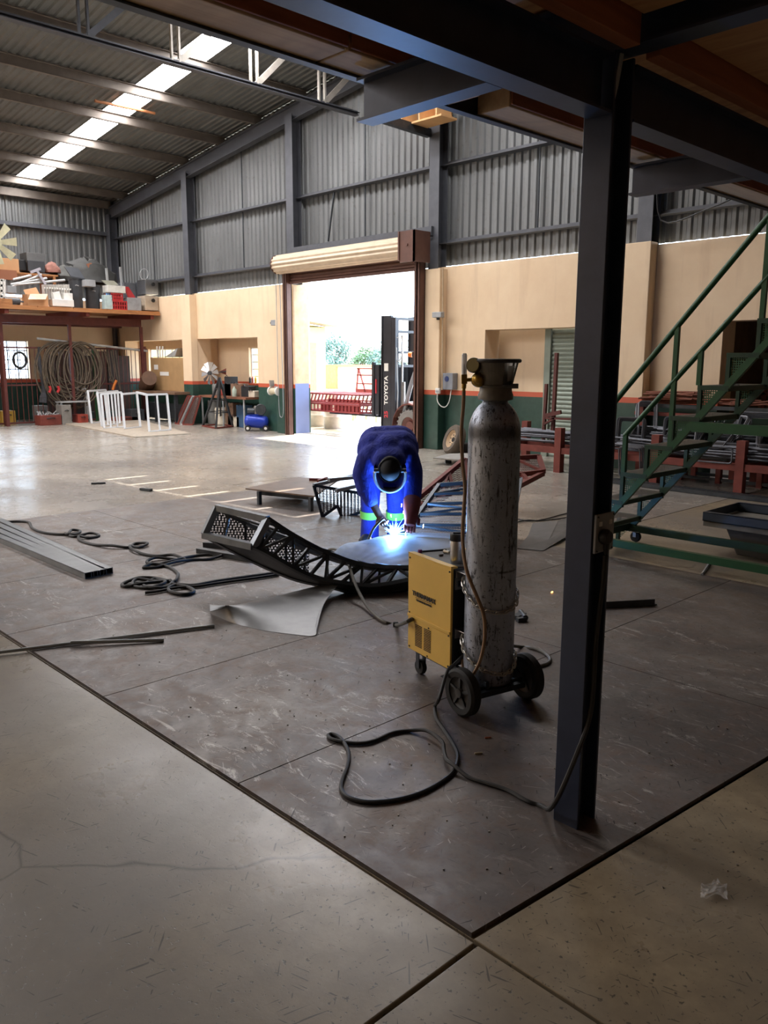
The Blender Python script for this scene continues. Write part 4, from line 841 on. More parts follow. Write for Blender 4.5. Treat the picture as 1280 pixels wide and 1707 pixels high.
small('red_offcut', 'red oxide scrap bar lying on the tread plate', 'offcut', REDOX, lambda q: (q.bar(fl(516,799,h_+.03), fl(556,800,h_+.03), .05, .03), q.bar(fl(530,802,h_+.03), fl(545,797,h_+.04), .03)))
GALVT = pm('galvanised_tube', (176,178,178), .4, .3)
# ------------------------------------------------------------------ bars, tubes and coil on the left
for i in range(4):
    x, y = 149+10.5*i, 957-2.2*i; e = fl(x, y, .04); f_ = fl(-16+4.2*i, 889-7.4*i, .04); d = (f_-e).normalized()
    t = thing('steel_channel', ['nearest steel box tube of the flat bundle at the left edge','second steel box tube from the front in the bundle','third steel box tube from the front in the bundle','farthest steel box tube of the flat bundle at the left edge'][i], 'box tube', (e.x, e.y, .007), group='bundle of box tubes')
    x_ = d.cross(V((0,0,1))).normalized(); q = MB(); w_, h2 = .072, .03
    for s_ in (-1, 1): q.bar(e+x_*s_*(w_/2-.002)+V((0,0,-.015)), f_+x_*s_*(w_/2-.002)+V((0,0,-.015)), .004, h2*2)
    q.bar(e+V((0,0,.013)), f_+V((0,0,.013)), w_, .004); q.bar(e+V((0,0,-.030)), f_+V((0,0,-.030)), w_, .004); q.build('tube_wall', pm('mill_tube', (120,122,122), .4, .6, .15, 7), t)
zc = [(0,345),(40,352),(25,358),(8,350),(60,345),(100,345),(130,350),(145,375),(200,395),(290,402),(320,388),(357,388),(330,402),(300,406),(292,398),(330,412),(400,402),(441,407),(400,418),(352,416),(360,430),(420,448),(500,458),(570,460),(600,443),(656,447),(620,460),(578,453),(590,475),(640,490),(700,498),(770,500),(822,515),(760,511),(690,512),(652,525),(700,535),(780,522),(850,500),(930,492),(987,500),(930,512),(850,515),(780,530),(700,547),(638,550),(680,540),(745,545),(785,570),(790,595),(770,612),(700,598),(620,602),(546,622),(560,633),(640,627),(760,607),(700,612),(610,608),(592,630),(660,640),(735,622),(690,600),(637,628),(690,645),(740,635),(770,612)]
pts = [fl(x/2.667, 740+y/2.667, .017) for x, y in zc]
for i, p in enumerate(pts): p.z += .012*(i % 3 == 1)*(i > 8)
q = MB(); q.tube(spline(pts, 6), .0125, 8); solo(q, 'welding_cable', CABL, 'long black welding cable snaking and coiled on the floor at left', 'cable', smooth=True)
zc = [(765,622),(830,635),(862,655),(820,668),(760,657),(750,640),(790,625),(860,628),(960,610),(1100,590),(1250,570)]; q = MB(); q.tube(spline([fl(x/2.667,740+y/2.667,.02) for x,y in zc],6), .0125, 8); solo(q, 'welding_cable', CABL, 'black cable running from the coil under the lattice frame', 'cable', smooth=True)
zc = [(645,662),(700,655),(780,640),(880,632),(1000,614),(1120,598),(1240,580)]; q = MB(); q.tube(spline([fl(x/2.667,740+y/2.667,.02) for x,y in zc],6), .011, 8); solo(q, 'welding_cable', CABL, 'second cable beside it with a blunt end near the coil', 'cable', smooth=True)
small('steel_tube', 'long thin steel tube crossing the plate edge at left', 'tube', GALVT, lambda q: q.cyl(fl(-30,1091,.018), fl(357,1043,.018), .010, 10), 'tubes at the plate edge')
small('steel_tube', 'shorter steel tube lying across the long one', 'tube', GALVT, lambda q: q.cyl(fl(118,1071,.030), fl(273,1067,.018), .011, 10), 'tubes at the plate edge')
small('steel_bar', 'dark steel bars under the raised end of the lattice frame', 'bar', BLK, lambda q: (q.bar(fl(331,917,.03), fl(420,932,.03), .06, .04)))
small('steel_bar', 'dark flat bar behind the raised end of the lattice frame', 'bar', BLK, lambda q: (q.bar(fl(340,908,.03), fl(410,912,.03), .05, .05)))
small('angle_iron', 'black angle iron lying on the plates right of the post', 'angle iron', BLK, lambda q: (q.bar(fl(1000,1010,.012), fl(1092,1006,.012), .05, .006), q.bar(fl(1000,1009,.03), fl(1091,1004,.03), .005, .045)))
small('steel_offcut', 'short dark bar on the far floor near the white marks', 'offcut', DARKST, lambda q: q.bar(fl(235,815,.02), fl(252,817,.02), .05, .03))
small('steel_offcut', 'thin dark strip left of the short bar on the far floor', 'offcut', DARKST, lambda q: q.bar(fl(152,806,.012), fl(176,805,.012), .04, .02))
rows = [[fl(862,914,.012), fl(905,918,.012), fl(946,893,.03)], [fl(880,893,.012), fl(915,899,.03), fl(950,878,.05)], [fl(888,872,.03), fl(930,868,.06), fl(958,858,.05)]]
q = MB(); q.grid(rows, .002, (0,0,-1)); solo(q, 'sheet_offcut', pm('dull_sheet', (108,106,104), .5, .5, .15, 8), 'dull grey sheet off-cut on the floor behind the navy post', 'sheet', 'perforated sheets')
q = MB(); q.tube(spline([fl(*p, .008) for p in ((855,863),(880,868),(905,866),(935,858),(960,852))], 5), .006, 6); q.tube(spline([fl(*p, .008) for p in ((858,871),(880,867),(900,868),(930,865),(960,860))], 5), .006, 6); solo(q, 'electric_lead', CABL, 'thin black lead on the floor between cylinder and post', 'cable')
# crumpled clear wrapper on the near floor
CP = NT('clear_film'); CP.b.inputs['Base Color'].default_value = (.9,.9,.9,1); CP.b.inputs['Roughness'].default_value = .12; CP.b.inputs['Alpha'].default_value = .28; CP = CP.m
rn = random.Random(5); rows = []
for i in range(9):
    rows.append([fl(1168+44*j/8+rn.uniform(-2,2), 1470+24*i/8+rn.uniform(-2,2)+4*math.sin(j), .003+rn.uniform(0,.022)) for j in range(9)])
q = MB(); q.grid(rows); solo(q, 'plastic_wrapper', CP, 'crumpled clear plastic wrapper on the near right floor', 'wrapper')
# ------------------------------------------------------------------ the welder
def skin(name, pts, edges, mat, parent, sub=2, root=0, label=None):
    me = bpy.data.meshes.new(name); me.from_pydata([tuple(p[0]) for p in pts], edges, [])
    o = bpy.data.objects.new(name+'_skin', me); COL.objects.link(o); md = o.modifiers.new('skin', 'SKIN'); md.use_smooth_shade = True; md.branch_smoothing = .6
    for i, p in enumerate(pts):
        r_ = p[1]; me.skin_vertices[0].data[i].radius = r_ if isinstance(r_, tuple) else (r_, r_)
        me.skin_vertices[0].data[i].use_root = (i == root)
    sb = o.modifiers.new('sub', 'SUBSURF'); sb.levels = sb.render_levels = sub
    dg = bpy.context.evaluated_depsgraph_get(); dg.update(); m2 = bpy.data.meshes.new_from_object(o.evaluated_get(dg)); bpy.data.objects.remove(o)
    inv = world_of(parent).inverted(); m2.transform(inv); m2.materials.clear(); m2.materials.append(mat)
    m2.polygons.foreach_set('use_smooth', [True]*len(m2.polygons))
    c = bpy.data.objects.new(name, m2); COL.objects.link(c); c.parent = parent
    if label: c['label'] = label
    return c
def blob(name, caps, mat, parent, vox=.016, sm=6, label=None):     # one continuous surface grown over tapered limbs
    q = MB()
    for p, r0, t, r1 in caps:
        q.ball(p, r0, 16); q.ball(t, r1, 16); d = t-p
        if d.length > .01: q.lathe([(r0, 0), (r1, d.length)], 16, p, d)
    me = bpy.data.meshes.new(name); me.from_pydata([tuple(v) for v in q.v], [], q.f); o = bpy.data.objects.new(name+'_src', me); COL.objects.link(o)
    bm = bmesh.new(); bm.from_mesh(me); bmesh.ops.recalc_face_normals(bm, faces=bm.faces); bm.to_mesh(me); bm.free()
    r_ = o.modifiers.new('remesh', 'REMESH'); r_.mode = 'VOXEL'; r_.voxel_size = vox; s_ = o.modifiers.new('smooth', 'SMOOTH'); s_.factor = .5; s_.iterations = sm
    dg = bpy.context.evaluated_depsgraph_get(); dg.update(); m2 = bpy.data.meshes.new_from_object(o.evaluated_get(dg)); bpy.data.objects.remove(o)
    m2.transform(world_of(parent).inverted()); m2.materials.clear(); m2.materials.append(mat); m2.polygons.foreach_set('use_smooth', [True]*len(m2.polygons))
    c = bpy.data.objects.new(name, m2); COL.objects.link(c); c.parent = parent; return c
WD = 7.25
def W(px, py, off=0.0): return onD(px, py, WD+off)
pw = thing('person', 'person in blue overalls and welding helmet bent over the bright arc', 'person', (fl(632, 905).x, fl(632, 905).y, 0))
def cloth_blue():
    k = NT('blue_overalls'); co = k.coord('obj'); a = k.noise(co, 9, 5, .6, .5); b = k.noise(k.coord('obj', (1, 1, .4)), 16, 4, .6, 1.2)
    out = k.ramp(a, [(.3, srgb((26,38,132))), (.7, srgb((42,58,172)))]); k.link(out, k.b.inputs['Base Color']); k.b.inputs['Roughness'].default_value = .85
    k.bump(b, .55, .03); return k.m
BLUE = cloth_blue(); SKINM = pm('dark_skin', (74,50,40), .55, 0, .1, 12); GLV = pm('red_leather', (132,62,58), .75, 0, .15, 14)
HIV = pm('reflective_band', (140,220,90), .4, 0, .05, 10); HELM = pm('helmet_grey', (150,156,160), .35); BOOT = pm('boot_leather', (30,28,30), .6)
# continuous body
J = dict(pel=W(645,741,.16), sp1=W(645,741,.02), sp2=W(645,749,-.14), chest=W(646,760,-.28), neck=W(648,774,-.42), head=W(650,779,-.47), crown=W(650,785,-.54),
 shl=W(611,766,-.30), ell=W(610,817,-.36), wrl=W(633,862,-.45), hal=W(641,873,-.48), shr=W(682,762,-.28), elr=W(688,808,-.37), wrr=W(685,852,-.52), har=W(683,874,-.58),
 hil=W(625,752,.14), knl=W(617,822,.0), anl=W(617,892,.05), tol=W(606,905,-.1), hir=W(664,752,.14), knr=W(661,822,.02), anr=W(660,886,.12), tor=W(656,900,-.04))
rad = dict(pel=.13, sp1=.12, sp2=.11, chest=.10, neck=.05, head=.09, crown=.08, shl=.06, ell=.042, wrl=.03, hal=.035, shr=.06, elr=.042, wrr=.03, har=.035, hil=.085, knl=.06, anl=.042, tol=.035, hir=.085, knr=.06, anr=.042, tor=.035)
nm = list(J); ix = {n: i for i, n in enumerate(nm)}
ed = [('pel','sp1'),('sp1','sp2'),('sp2','chest'),('chest','neck'),('neck','head'),('head','crown'),('chest','shl'),('shl','ell'),('ell','wrl'),('wrl','hal'),('chest','shr'),('shr','elr'),('elr','wrr'),('wrr','har'),('pel','hil'),('hil','knl'),('knl','anl'),('anl','tol'),('pel','hir'),('hir','knr'),('knr','anr'),('anr','tor')]
blob('body', [(J[a], rad[a], J[b], rad[b]) for a, b in ed], SKINM, pw, .014, 3)
jk = [(W(630,741,.17), .15, W(664,741,.17), .15), (W(628,741,.02), .165, W(665,740,.02), .165), (W(625,750,-.14), .16, W(668,748,-.14), .16), (W(624,762,-.26), .13, W(671,759,-.25), .13), (W(640,766,-.36), .10, W(657,765,-.36), .10),
 (W(612,766,-.27), .095, W(604,790,-.32), .088), (W(604,790,-.32), .088, W(610,816,-.36), .08), (W(610,816,-.36), .08, W(619,835,-.40), .062),
 (W(680,762,-.25), .095, W(688,786,-.3), .088), (W(688,786,-.3), .088, W(689,811,-.37), .078), (W(689,811,-.37), .078, W(687,835,-.44), .072),
 (W(645,741,.15), .15, W(646,755,-.22), .16), (W(637,769,-.40), .085, W(660,768,-.40), .085), (W(648,764,-.30), .13, W(648,768,-.38), .10)]
blob('jacket', jk, BLUE, pw, .016, 4)
tr = [(W(632,748,.18), .13, W(660,748,.18), .13), (W(627,760,.14), .105, W(619,800,.04), .092), (W(619,800,.04), .092, W(617,826,.0), .09), (W(617,826,.0), .09, W(617,860,.02), .08), (W(617,860,.02), .08, W(616,895,.05), .086),
 (W(664,760,.14), .105, W(661,800,.05), .092), (W(661,800,.05), .092, W(660,826,.02), .09), (W(660,826,.02), .09, W(660,860,.06), .08), (W(660,860,.06), .08, W(660,890,.12), .085)]
blob('trousers', tr, BLUE, pw, .016, 4)
for a, b in ((W(617,850,.01), W(617,862,.02)), (W(660,851,.05), W(660,863,.06))):
    q = MB(); d = (b-a).normalized(); n_ = 20; x_ = d.orthogonal().normalized(); y_ = d.cross(x_)
    q.grid([[p+(x_*math.cos(t)+y_*math.sin(t))*.0905 for t in [2*math.pi*i/n_ for i in range(n_+1)]] for p in (a, a.lerp(b, .5), b)]); q.build('reflective_band', HIV, pw, smooth=True)
for a, t in ((W(616,899,.04), W(605,906,-.10)), (W(660,890,.11), W(655,902,-.03))):
    q = MB(); m_ = V((a.x, a.y, .06)); t = V((t.x, t.y, .045)); q.tube([m_+V((0,0,.06)), m_, m_.lerp(t, .5), t, t+(t-m_)*.12], [.055,.058,.052,.044,.012], 12)
    for i, v in enumerate(q.v): q.v[i] = (v[0], v[1], max(v[2], .008))
    q.build('boot', BOOT, pw, smooth=60)
# head: face looks down at the arc, hair cap, ears, helmet pushed over the face
hc = W(650,781,-.52); UPH = (-FWD*.75+V((0,0,-.25))).normalized()      # crown points at the camera and down
FACE = (V((0,0,-1))-UPH*UPH.dot(V((0,0,-1)))).normalized(); SIDE = UPH.cross(FACE).normalized()
def hp(s_, f_, u): return hc+SIDE*s_+FACE*f_+UPH*u
q = MB(); n_ = 18; rows = []
for i in range(11):
    t = math.pi*i/10; z = math.cos(t)*.115; rr = math.sin(t)**.85
    rows.append([hp(math.cos(a)*.078*rr*(1 if z > -.04 else .82), math.sin(a)*.096*rr+(.008 if math.sin(a) > 0 and z < 0 else 0), z) for a in [2*math.pi*j/n_ for j in range(n_+1)]])
q.grid(rows); q.build('head', SKINM, pw, smooth=True)
q = MB(); q.prism([hp(-.012,.09,-.02), hp(.012,.09,-.02), hp(.005,.092,.02), hp(-.005,.092,.02)], FACE*.02); q.build('nose', SKINM, pw, smooth=True)
for s_ in (-1, 1):
    q = MB(); q.ball(hp(s_*.03,.088,.012), .011, 10); q.build('eye', WHITE, pw, smooth=True)
    q = MB(); q.ball(hp(s_*.08,0,-.01), .022, 10, (.5,1,1.2)); q.build('ear', SKINM, pw, smooth=True)
q = MB(); q.box(hp(0,.092,-.055), (.04,.01,.01), M=Matrix((SIDE, FACE, UPH)).transposed()); q.build('mouth', pm('lips', (92,52,48), .5), pw)
rows = []
for i in range(7):
    t = math.pi*.55*i/6; z = math.cos(t)*.124; rr = math.sin(t)
    rows.append([hp(math.cos(a)*.088*rr, math.sin(a)*.104*rr-.004, z) for a in [2*math.pi*j/n_ for j in range(n_+1)]])
q = MB(); q.grid(rows); q.build('cap', pm('black_cap', (24,24,26), .8), pw, smooth=True)
hel = MB(); rows = []
for i, (u, k_) in enumerate(((.075,1.0),(.04,1.06),(-.02,1.08),(-.09,1.0),(-.15,.85))):
    rows.append([hp(math.cos(a)*.125*k_, .02+math.sin(a)*.155*k_, u) for a in [-.15+(math.pi+.3)*j/20 for j in range(21)]])
hel.grid(rows, .005, SIDE*.0+FACE*1.0); ho = hel.build('welding_helmet', HELM, pw, smooth=60)
q = MB(); q.tube([hp(math.cos(a)*.127, .02+math.sin(a)*.157, .076) for a in [-.15+(math.pi+.3)*j/24 for j in range(25)]], .013, 8); q.build('helmet_rim', HELM, ho, smooth=True)
q = MB(); q.box(hp(0,.172,-.02), (.11,.012,.06), M=Matrix((SIDE, FACE, UPH)).transposed()); q.build('visor_window', BLACK, ho)
q = MB(); q.tube([hp(math.cos(a)*.093, math.sin(a)*.108, .03) for a in [2*math.pi*j/28 for j in range(28)]], .009, 6, closed=True); q.build('headband', BLACK, ho, smooth=True)
for s_ in (-1, 1): q = MB(); q.cyl(hp(s_*.09,.0,.04), hp(s_*.132,.0,.04), .018, 12); q.build('pivot_knob', STEELG, ho, smooth=True)
# hands: bare one round the torch, gauntlet pressing the sheet
def hand(name, wrist, knuck, side, curl, mat, s_=1.0, label=None):
    d = (knuck-wrist).normalized(); sd = (side-d*side.dot(d)).normalized(); pn = d.cross(sd)
    q = MB(); L = (knuck-wrist).length
    q.tube([wrist, wrist.lerp(knuck, .45), knuck, knuck+d*.008], [.026*s_,.034*s_,.036*s_,.02*s_], 10)
    for i, l in enumerate((.062,.072,.067,.052)):
        b = knuck+sd*(i-1.5)*.019*s_-d*.012; p1 = b+(d*.75+pn*.35*curl)*l*.5*s_*1.2; p2 = p1+(d*.25+pn*.95*curl)*l*.42*s_; p3 = p2+(-d*.45+pn*.7*curl)*l*.36*s_
        q.tube([b, p1, p2, p3], [.0105*s_,.0098*s_,.009*s_,.0075*s_], 8)
    b = wrist.lerp(knuck, .35)-sd*.03*s_; p1 = b+(d*.5-sd*.6+pn*.3*curl)*.035*s_; q.tube([b, p1, p1+(d*.75+pn*.5*curl)*.038*s_], [.013*s_,.0115*s_,.009*s_], 8)
    return q.build(name, mat, pw, smooth=70)
hand('hand', W(631,858,-.44), W(640,871,-.47), CR, 1.0, SKINM)
hand('welding_glove', W(685,852,-.54), W(683,876,-.60), CR*-1, .8, GLV, 1.35)
q = MB(); q.tube([W(687,834,-.44), W(686,846,-.50), W(685,860,-.55), W(684,872,-.585)], [.075,.07,.058,.048], 16); q.build('glove_cuff', GLV, pw, smooth=60)
# torch, arc and sparks
tg = thing('welding_torch', 'black welding torch held in the bare hand above the sheet', 'torch', W(645,875,-.48))
q = MB(); q.tube([W(633,866,-.46), W(640,872,-.49), W(646,877,-.51)], [.014,.016,.014], 10); q.build('handle', BLACK, tg, smooth=True)
neck_end = AP+V((0,0,.045))-CR*.045
q = MB(); q.tube(spline([W(646,877,-.51), W(650,879,-.53), neck_end], 4), .009, 8); q.build('neck', BLACK, tg, smooth=True)
q = MB(); q.cyl(neck_end, AP+V((0,0,.018))-CR*.018, .013, 10, .010); q.build('nozzle', STEEL, tg, smooth=True)
ar = thing('welding_arc', 'blinding blue white arc and sparks where the torch meets the sheet', 'arc', AP)
q = MB(); q.ball(AP+V((0,0,.012)), .030, 12); q.build('arc_core', glow('arc_white', (.8,.95,1.0), 30), ar, smooth=True)
SPK = glow('spark_glare_blue', (.15,.5,1.0), 9); SPW = glow('spark_white', (1.0,.85,.6), 8)
rn = random.Random(11)
q = MB()
for i in range(64):
    a, e = rn.uniform(0, 2*math.pi), rn.uniform(-.1, 1.3); d = V((math.cos(a)*math.cos(e), math.sin(a)*math.cos(e), math.sin(e))); l = rn.uniform(.03,.085)*(1.8 if rn.random() < .15 else 1); p = AP+V((0,0,.012))
    q.cyl(p+d*.03, p+d*(.03+l), .0019, 4, .0003)
o = q.build('spark_glare', SPK, ar); o['kind'] = 'stuff'  # glowing streaks added round the arc to give it a star-shaped glare
q = MB()
for x, y in ((634,848),(669,845),(672,856),(660,868),(676,893),(652,862),(700,905),(668,898),(618,899),(672,930),(678,928),(705,880)):
    p = onD(x, y, DA+rn.uniform(-.1,.1)); q.bar(p, p+V((rn.uniform(-.008,.008),0,rn.uniform(.015,.035))), .0035)
o = q.build('flying_spark', SPW, ar); o['kind'] = 'stuff'
al = bpy.data.lights.new('arc_light', 'POINT'); al.energy = 21; al.color = (.16, .42, 1.0); al.shadow_soft_size = .03
ao = bpy.data.objects.new('arc_light', al); COL.objects.link(ao); ao.location = AP+V((0,0,.075))-FWD*.02
# ------------------------------------------------------------------ storage deck over the left wall
DKRED = pm('dark_red_paint', (92,44,38), .6, .1, .2, 8)
sd_ = thing('storage_deck', 'timber storage deck on dark red posts along the left wall', 'storage deck', (-22, 9, 0))
DECKW = wood_mat('old_deck_timber', (150,98,56), (186,130,80), 3, (9, .8, 9)); SX = -20.72; SZ = 2.92
y = 2.0
while y < 11.3:
    q = MB(); q.bx(-23.38, SX, y, min(y+.88, 11.5), SZ-.035, SZ); q.build('deck_board', DECKW, sd_); y += .89
q = MB(); q.bx(SX-.02, SX+.02, 2.0, 11.5, SZ-.1, SZ-.036); q.build('edge_board', DECKW, sd_)
for Y in (3.5, 5.6, 7.5, 9.5, 11.3): q = MB(); q.bx(-23.3, SX-.05, Y-.05, Y+.05, SZ-.2, SZ-.036); q.build('joist', REDOX, sd_)
for X in (-22.4, -21.25): q = MB(); q.bx(X-.04, X+.04, 2, 11.2, SZ-.4, SZ-.2); q.build('bearer', DKRED, sd_)
for X, Y in ((-21.25, 4.2), (-21.25, 7.5), (-21.25, 9.2), (-21.25, 11.2)): q = MB(); q.bx(X-.035, X+.035, Y-.035, Y+.035, 0, SZ-.4); q.build('post', DKRED, sd_)
# wall behind: orange rail (bright slot above the side wall window is daylight)
# fence ----------------------------------------------------------------------
fe = thing('security_fence', 'dark red bar fence standing under the storage deck', 'fence', (-21.3, 9, 0)); FX = -21.45
for z in (.06, 1.0, 1.93): q = MB(); q.bx(FX-.02, FX+.02, 4, 11.45, z-.02, z+.02); q.build('rail', DKRED, fe)
for Y in (7.55, 11.35): q = MB(); q.bx(FX-.06, FX+.06, Y-.05, Y+.05, 0, 2.0); q.build('post', DKRED, fe)
Y = 4.1
while Y < 11.3: q = MB(); q.cyl((FX, Y, .06), (FX, Y, 1.93), .010, 6); q.build('fence_bar', DKRED, fe); Y += .125
q = MB(); q.bx(FX-.03, FX+.03, 9.85, 9.93, 0, 2.05); solo(q, 'green_post', GREEN, 'green steel post standing at the fence', 'post')
q = MB(); q.cyl((FX+.1, 8.4, 2.16), (FX+.12, 11.4, 1.88), .03, 8); solo(q, 'steel_pipe', GALVT, 'grey pipe sloping along the top of the fence', 'pipe')
t = thing('clutter_backdrop', 'dark brown board partition standing in for clutter behind the red fence', 'partition', (-22.5, 10.3, 0))  # boards added as a dark stand-in for the clutter behind the fence
for k in range(7): q = MB(); q.bx(-22.54+.02*(k % 2), -22.5+.02*(k % 2), 9.05+.345*k, 9.385+.345*k, 0, 1.75+.12*(k % 3)); q.build('board', pm('dark_board_%d' % (k % 3), ((58,44,36),(74,52,42),(50,40,36))[k % 3], .8), t)
# coiled cables hung on the fence
rn = random.Random(21); ROPE = pm('dusty_cable', (96,84,70), .8, 0, .25, 9)
for k in range(26):
    q = MB(); y0 = 9.0+rn.uniform(-.25,.3)+.012*k; rr = rn.uniform(.42,.62); hh = rn.uniform(.5,.85); zt = 2.1-rn.uniform(0,.06)
    q.tube([(FX+.05+.007*k, y0+rr*math.sin(a)*(1 if abs(math.sin(a)) < .9 else .97), zt-hh+hh*math.cos(a)) for a in [2*math.pi*i/28 for i in range(28)]], .016, 5, closed=True)
    solo(q, 'cable_coil', ROPE, 'dusty cable coil hanging with others on the red fence', 'cable coil', 'cable coils on the fence', smooth=True)
for k in range(5):
    q = MB(); y0 = 9.9+.13*k; q.tube(spline([(FX+.06,y0,1.9),(FX+.07,y0+rn.uniform(-.1,.2),1.3),(FX+.07,y0+rn.uniform(-.1,.25),.8+rn.uniform(0,.3)),(FX+.06,y0+.14,1.2),(FX+.06,y0+.08,1.88)],5), .012, 5)
    solo(q, 'hanging_cable', ROPE, 'dusty loose cable loop draped on the fence right of the coils', 'cable', 'loose cables on the fence', smooth=True)
q = MB(); q.tube([(FX+.06, 7.95+.16*math.sin(a), 1.62+.19*math.cos(a)) for a in [2*math.pi*i/24 for i in range(24)]], .03, 8, closed=True); solo(q, 'rubber_ring', BLACK, 'black rubber ring hung on the fence before the bright window', 'ring', smooth=True)
q = MB(); q.tube(spline([(FX+.05,8.45,1.95),(FX+.07,8.42,1.5),(FX+.07,8.5,1.0),(FX+.08,8.45,.55)],5), [.03]*3+[.06]*10+[.1]*3, 6); solo(q, 'hanging_harness', pm('harness', (58,58,62), .8, 0, .4, 20), 'dark straps hanging down the fence left of the cable coils', 'harness')
# ------------------------------------------------------------------ helper boxes placed by where they stand
def shelfbox(px0, px1, pyb, pyt, depth, X=SX-.12, mat=GREYP, name='storage_box', label='', cat='box', group=None, lid=None, back=0, flaps=None):
    """a box whose front (facing +X) spans those pixels at plane X"""
    a, b = onX(px0, pyb, X-back), onX(px1, pyb, X-back); z0 = SZ if back == 0 else None; z1 = onX((px0+px1)/2, pyt, X-back).z
    z0 = max(SZ+.002, a.z-.0) if back else SZ+.002
    t = thing(name, label, cat, (X-back-depth/2, (a.y+b.y)/2, z0), group=group); q = MB(); q.bx(X-back-depth, X-back, a.y, b.y, z0, z1); q.build('body', mat, t, bevel=.008)
    if lid: q = MB(); q.bx(X-back-depth-.01, X-back+.01, a.y-.01, b.y+.01, z1, z1+.03); q.build('lid', lid, t, bevel=.006)
    return t
CARD = pm('cardboard', (196,150,108), .85, 0, .08, 3); CARD2 = pm('brown_cardboard', (150,98,72), .85, 0, .1, 3); REDP = pm('red_plastic', (178,44,46), .5); DKBIN = pm('dark_bin', (58,60,64), .5)
shelfbox(-14, 31, 440, 431, .5, mat=pm('dark_carton', (70,56,44), .8), label='dark flat carton at the back left of the deck', back=.9)
def at_shelf(px, py, back): return onX(px, py, SX-back)
def free_box(px0, px1, py0, py1, back, depth, mat, name, label, cat, group=None, tilt=0):
    a, b = at_shelf(px0, py1, back), at_shelf(px1, py0, back); a.z = SZ+.002 if name == 'steel_cabinet' else a.z; c = V((SX-back-depth/2, (a.y+b.y)/2, (a.z+b.z)/2)); t = thing(name, label, cat, (c.x, c.y, a.z), group=group)
    q = MB(); q.box(c, (depth, b.y-a.y, b.z-a.z), M=Matrix.Rotation(tilt, 3, 'X')); q.build('body', mat, t, bevel=.006); return t
# raised shelf board at the back carrying boxes
q = MB(); a, b = at_shelf(-10, 452, .8), at_shelf(97, 459, .8); q.bx(SX-1.7, SX-.8, a.y, b.y, a.z-.02, a.z+.02)
for yy in (a.y+.1, b.y-.1): q.bx(SX-.86, SX-.80, yy-.03, yy+.03, SZ, a.z-.02); q.bx(SX-1.7, SX-1.64, yy-.03, yy+.03, SZ, a.z-.02)
solo(q, 'trestle_shelf', DECKW, 'low plank shelf standing on the deck with cartons on it', 'shelf')
free_box(-20, 31, 432, 451, .85, .6, CARD, 'cardboard_box', 'light tan carton on the left end of the deck shelf', 'box', 'cartons on the deck')
free_box(-20, 28, 451, 464, .72, .06, CARD2, 'cardboard_box', 'flattened reddish brown carton just below the tan one', 'box', 'cartons on the deck')
free_box(31, 48, 434, 450, 1.0, .4, BLACK, 'storage_box', 'black box right of the tan carton', 'box', 'dark boxes on the deck')
t = free_box(47, 74, 436, 452, .9, .5, DKBIN, 'storage_box', 'grey black crate on the deck shelf under a machine cover', 'box', 'dark boxes on the deck')
free_box(45, 75, 423, 437, .92, .45, pm('cover_grey', (92,92,92), .7), 'machine_cover', 'grey machine cover sitting on the dark crate', 'cover')
rn = random.Random(4)
def heap(name, label, cat, px, py, back, mat, sx, sy, sz, seed):
    r2 = random.Random(seed); c = at_shelf(px, py, back); q = MB(); n = 14; rows = []
    for i in range(7):
        t = math.pi/2*i/6
        rows.append([c+V((sx*math.cos(t)*math.cos(a)*(1+r2.uniform(-.2,.2)), sy*math.cos(t)*math.sin(a)*(1+r2.uniform(-.2,.2)), sz*math.sin(t)*(1+r2.uniform(-.15,.15)))) for a in [2*math.pi*j/n for j in range(n)]]); rows[-1].append(rows[-1][0])
    q.grid(rows); return solo(q, name, mat, label, cat, smooth=True)
heap('folded_sacking', 'crumpled reddish brown sacking on the right end of the deck shelf', 'sacking', 86, 455, 1.0, pm('red_sacking', (140,96,84), .9, 0, .25, 8), .25, .2, .26, 1)
heap('tarpaulin', 'dark tarpaulin mound behind the bins', 'tarpaulin', 150, 472, 1.3, pm('dark_tarp', (66,66,64), .8, 0, .25, 6), .4, .75, .62, 2)
heap('tarpaulin', 'low dark cover behind the radiator', 'tarpaulin', 112, 470, 1.3, pm('dark_tarp2', (78,78,74), .8, 0, .25, 6), .35, .5, .4, 3)
q = MB(); q.prism([at_shelf(144,440,1.0), at_shelf(152,438,1.0), at_shelf(165,452,1.0), at_shelf(150,452,1.0)], (-.02,0,0)); solo(q, 'board_scrap', CARD2, 'brown board scrap leaning on the tarpaulin mound', 'board')
# ladders / tubes lying askew
for i, (a, b, l) in enumerate((((22,466),(52,459),'upper short tube'),((20,477),(69,458),'middle tube of the ladder bundle'),((18,474),(78,464),'lower tube of the ladder bundle'),((30,474),(108,467),'long tube over the radiator'))):
    q = MB(); q.cyl(at_shelf(*a,.5), at_shelf(*b,.5), .03, 8); solo(q, 'steel_pipe', GALVT, l+' lying across the deck clutter', 'pipe', 'tubes on the deck')
q = MB(); q.bar(at_shelf(62,452,.45), at_shelf(76,474,.42), .05); q.bar(at_shelf(51,454,.45), at_shelf(67,448,.45), .06); solo(q, 'car_jack_handle', pm('lilac_grey', (170,166,176), .5), 'pale T handle sticking up over the tubes', 'handle tool')
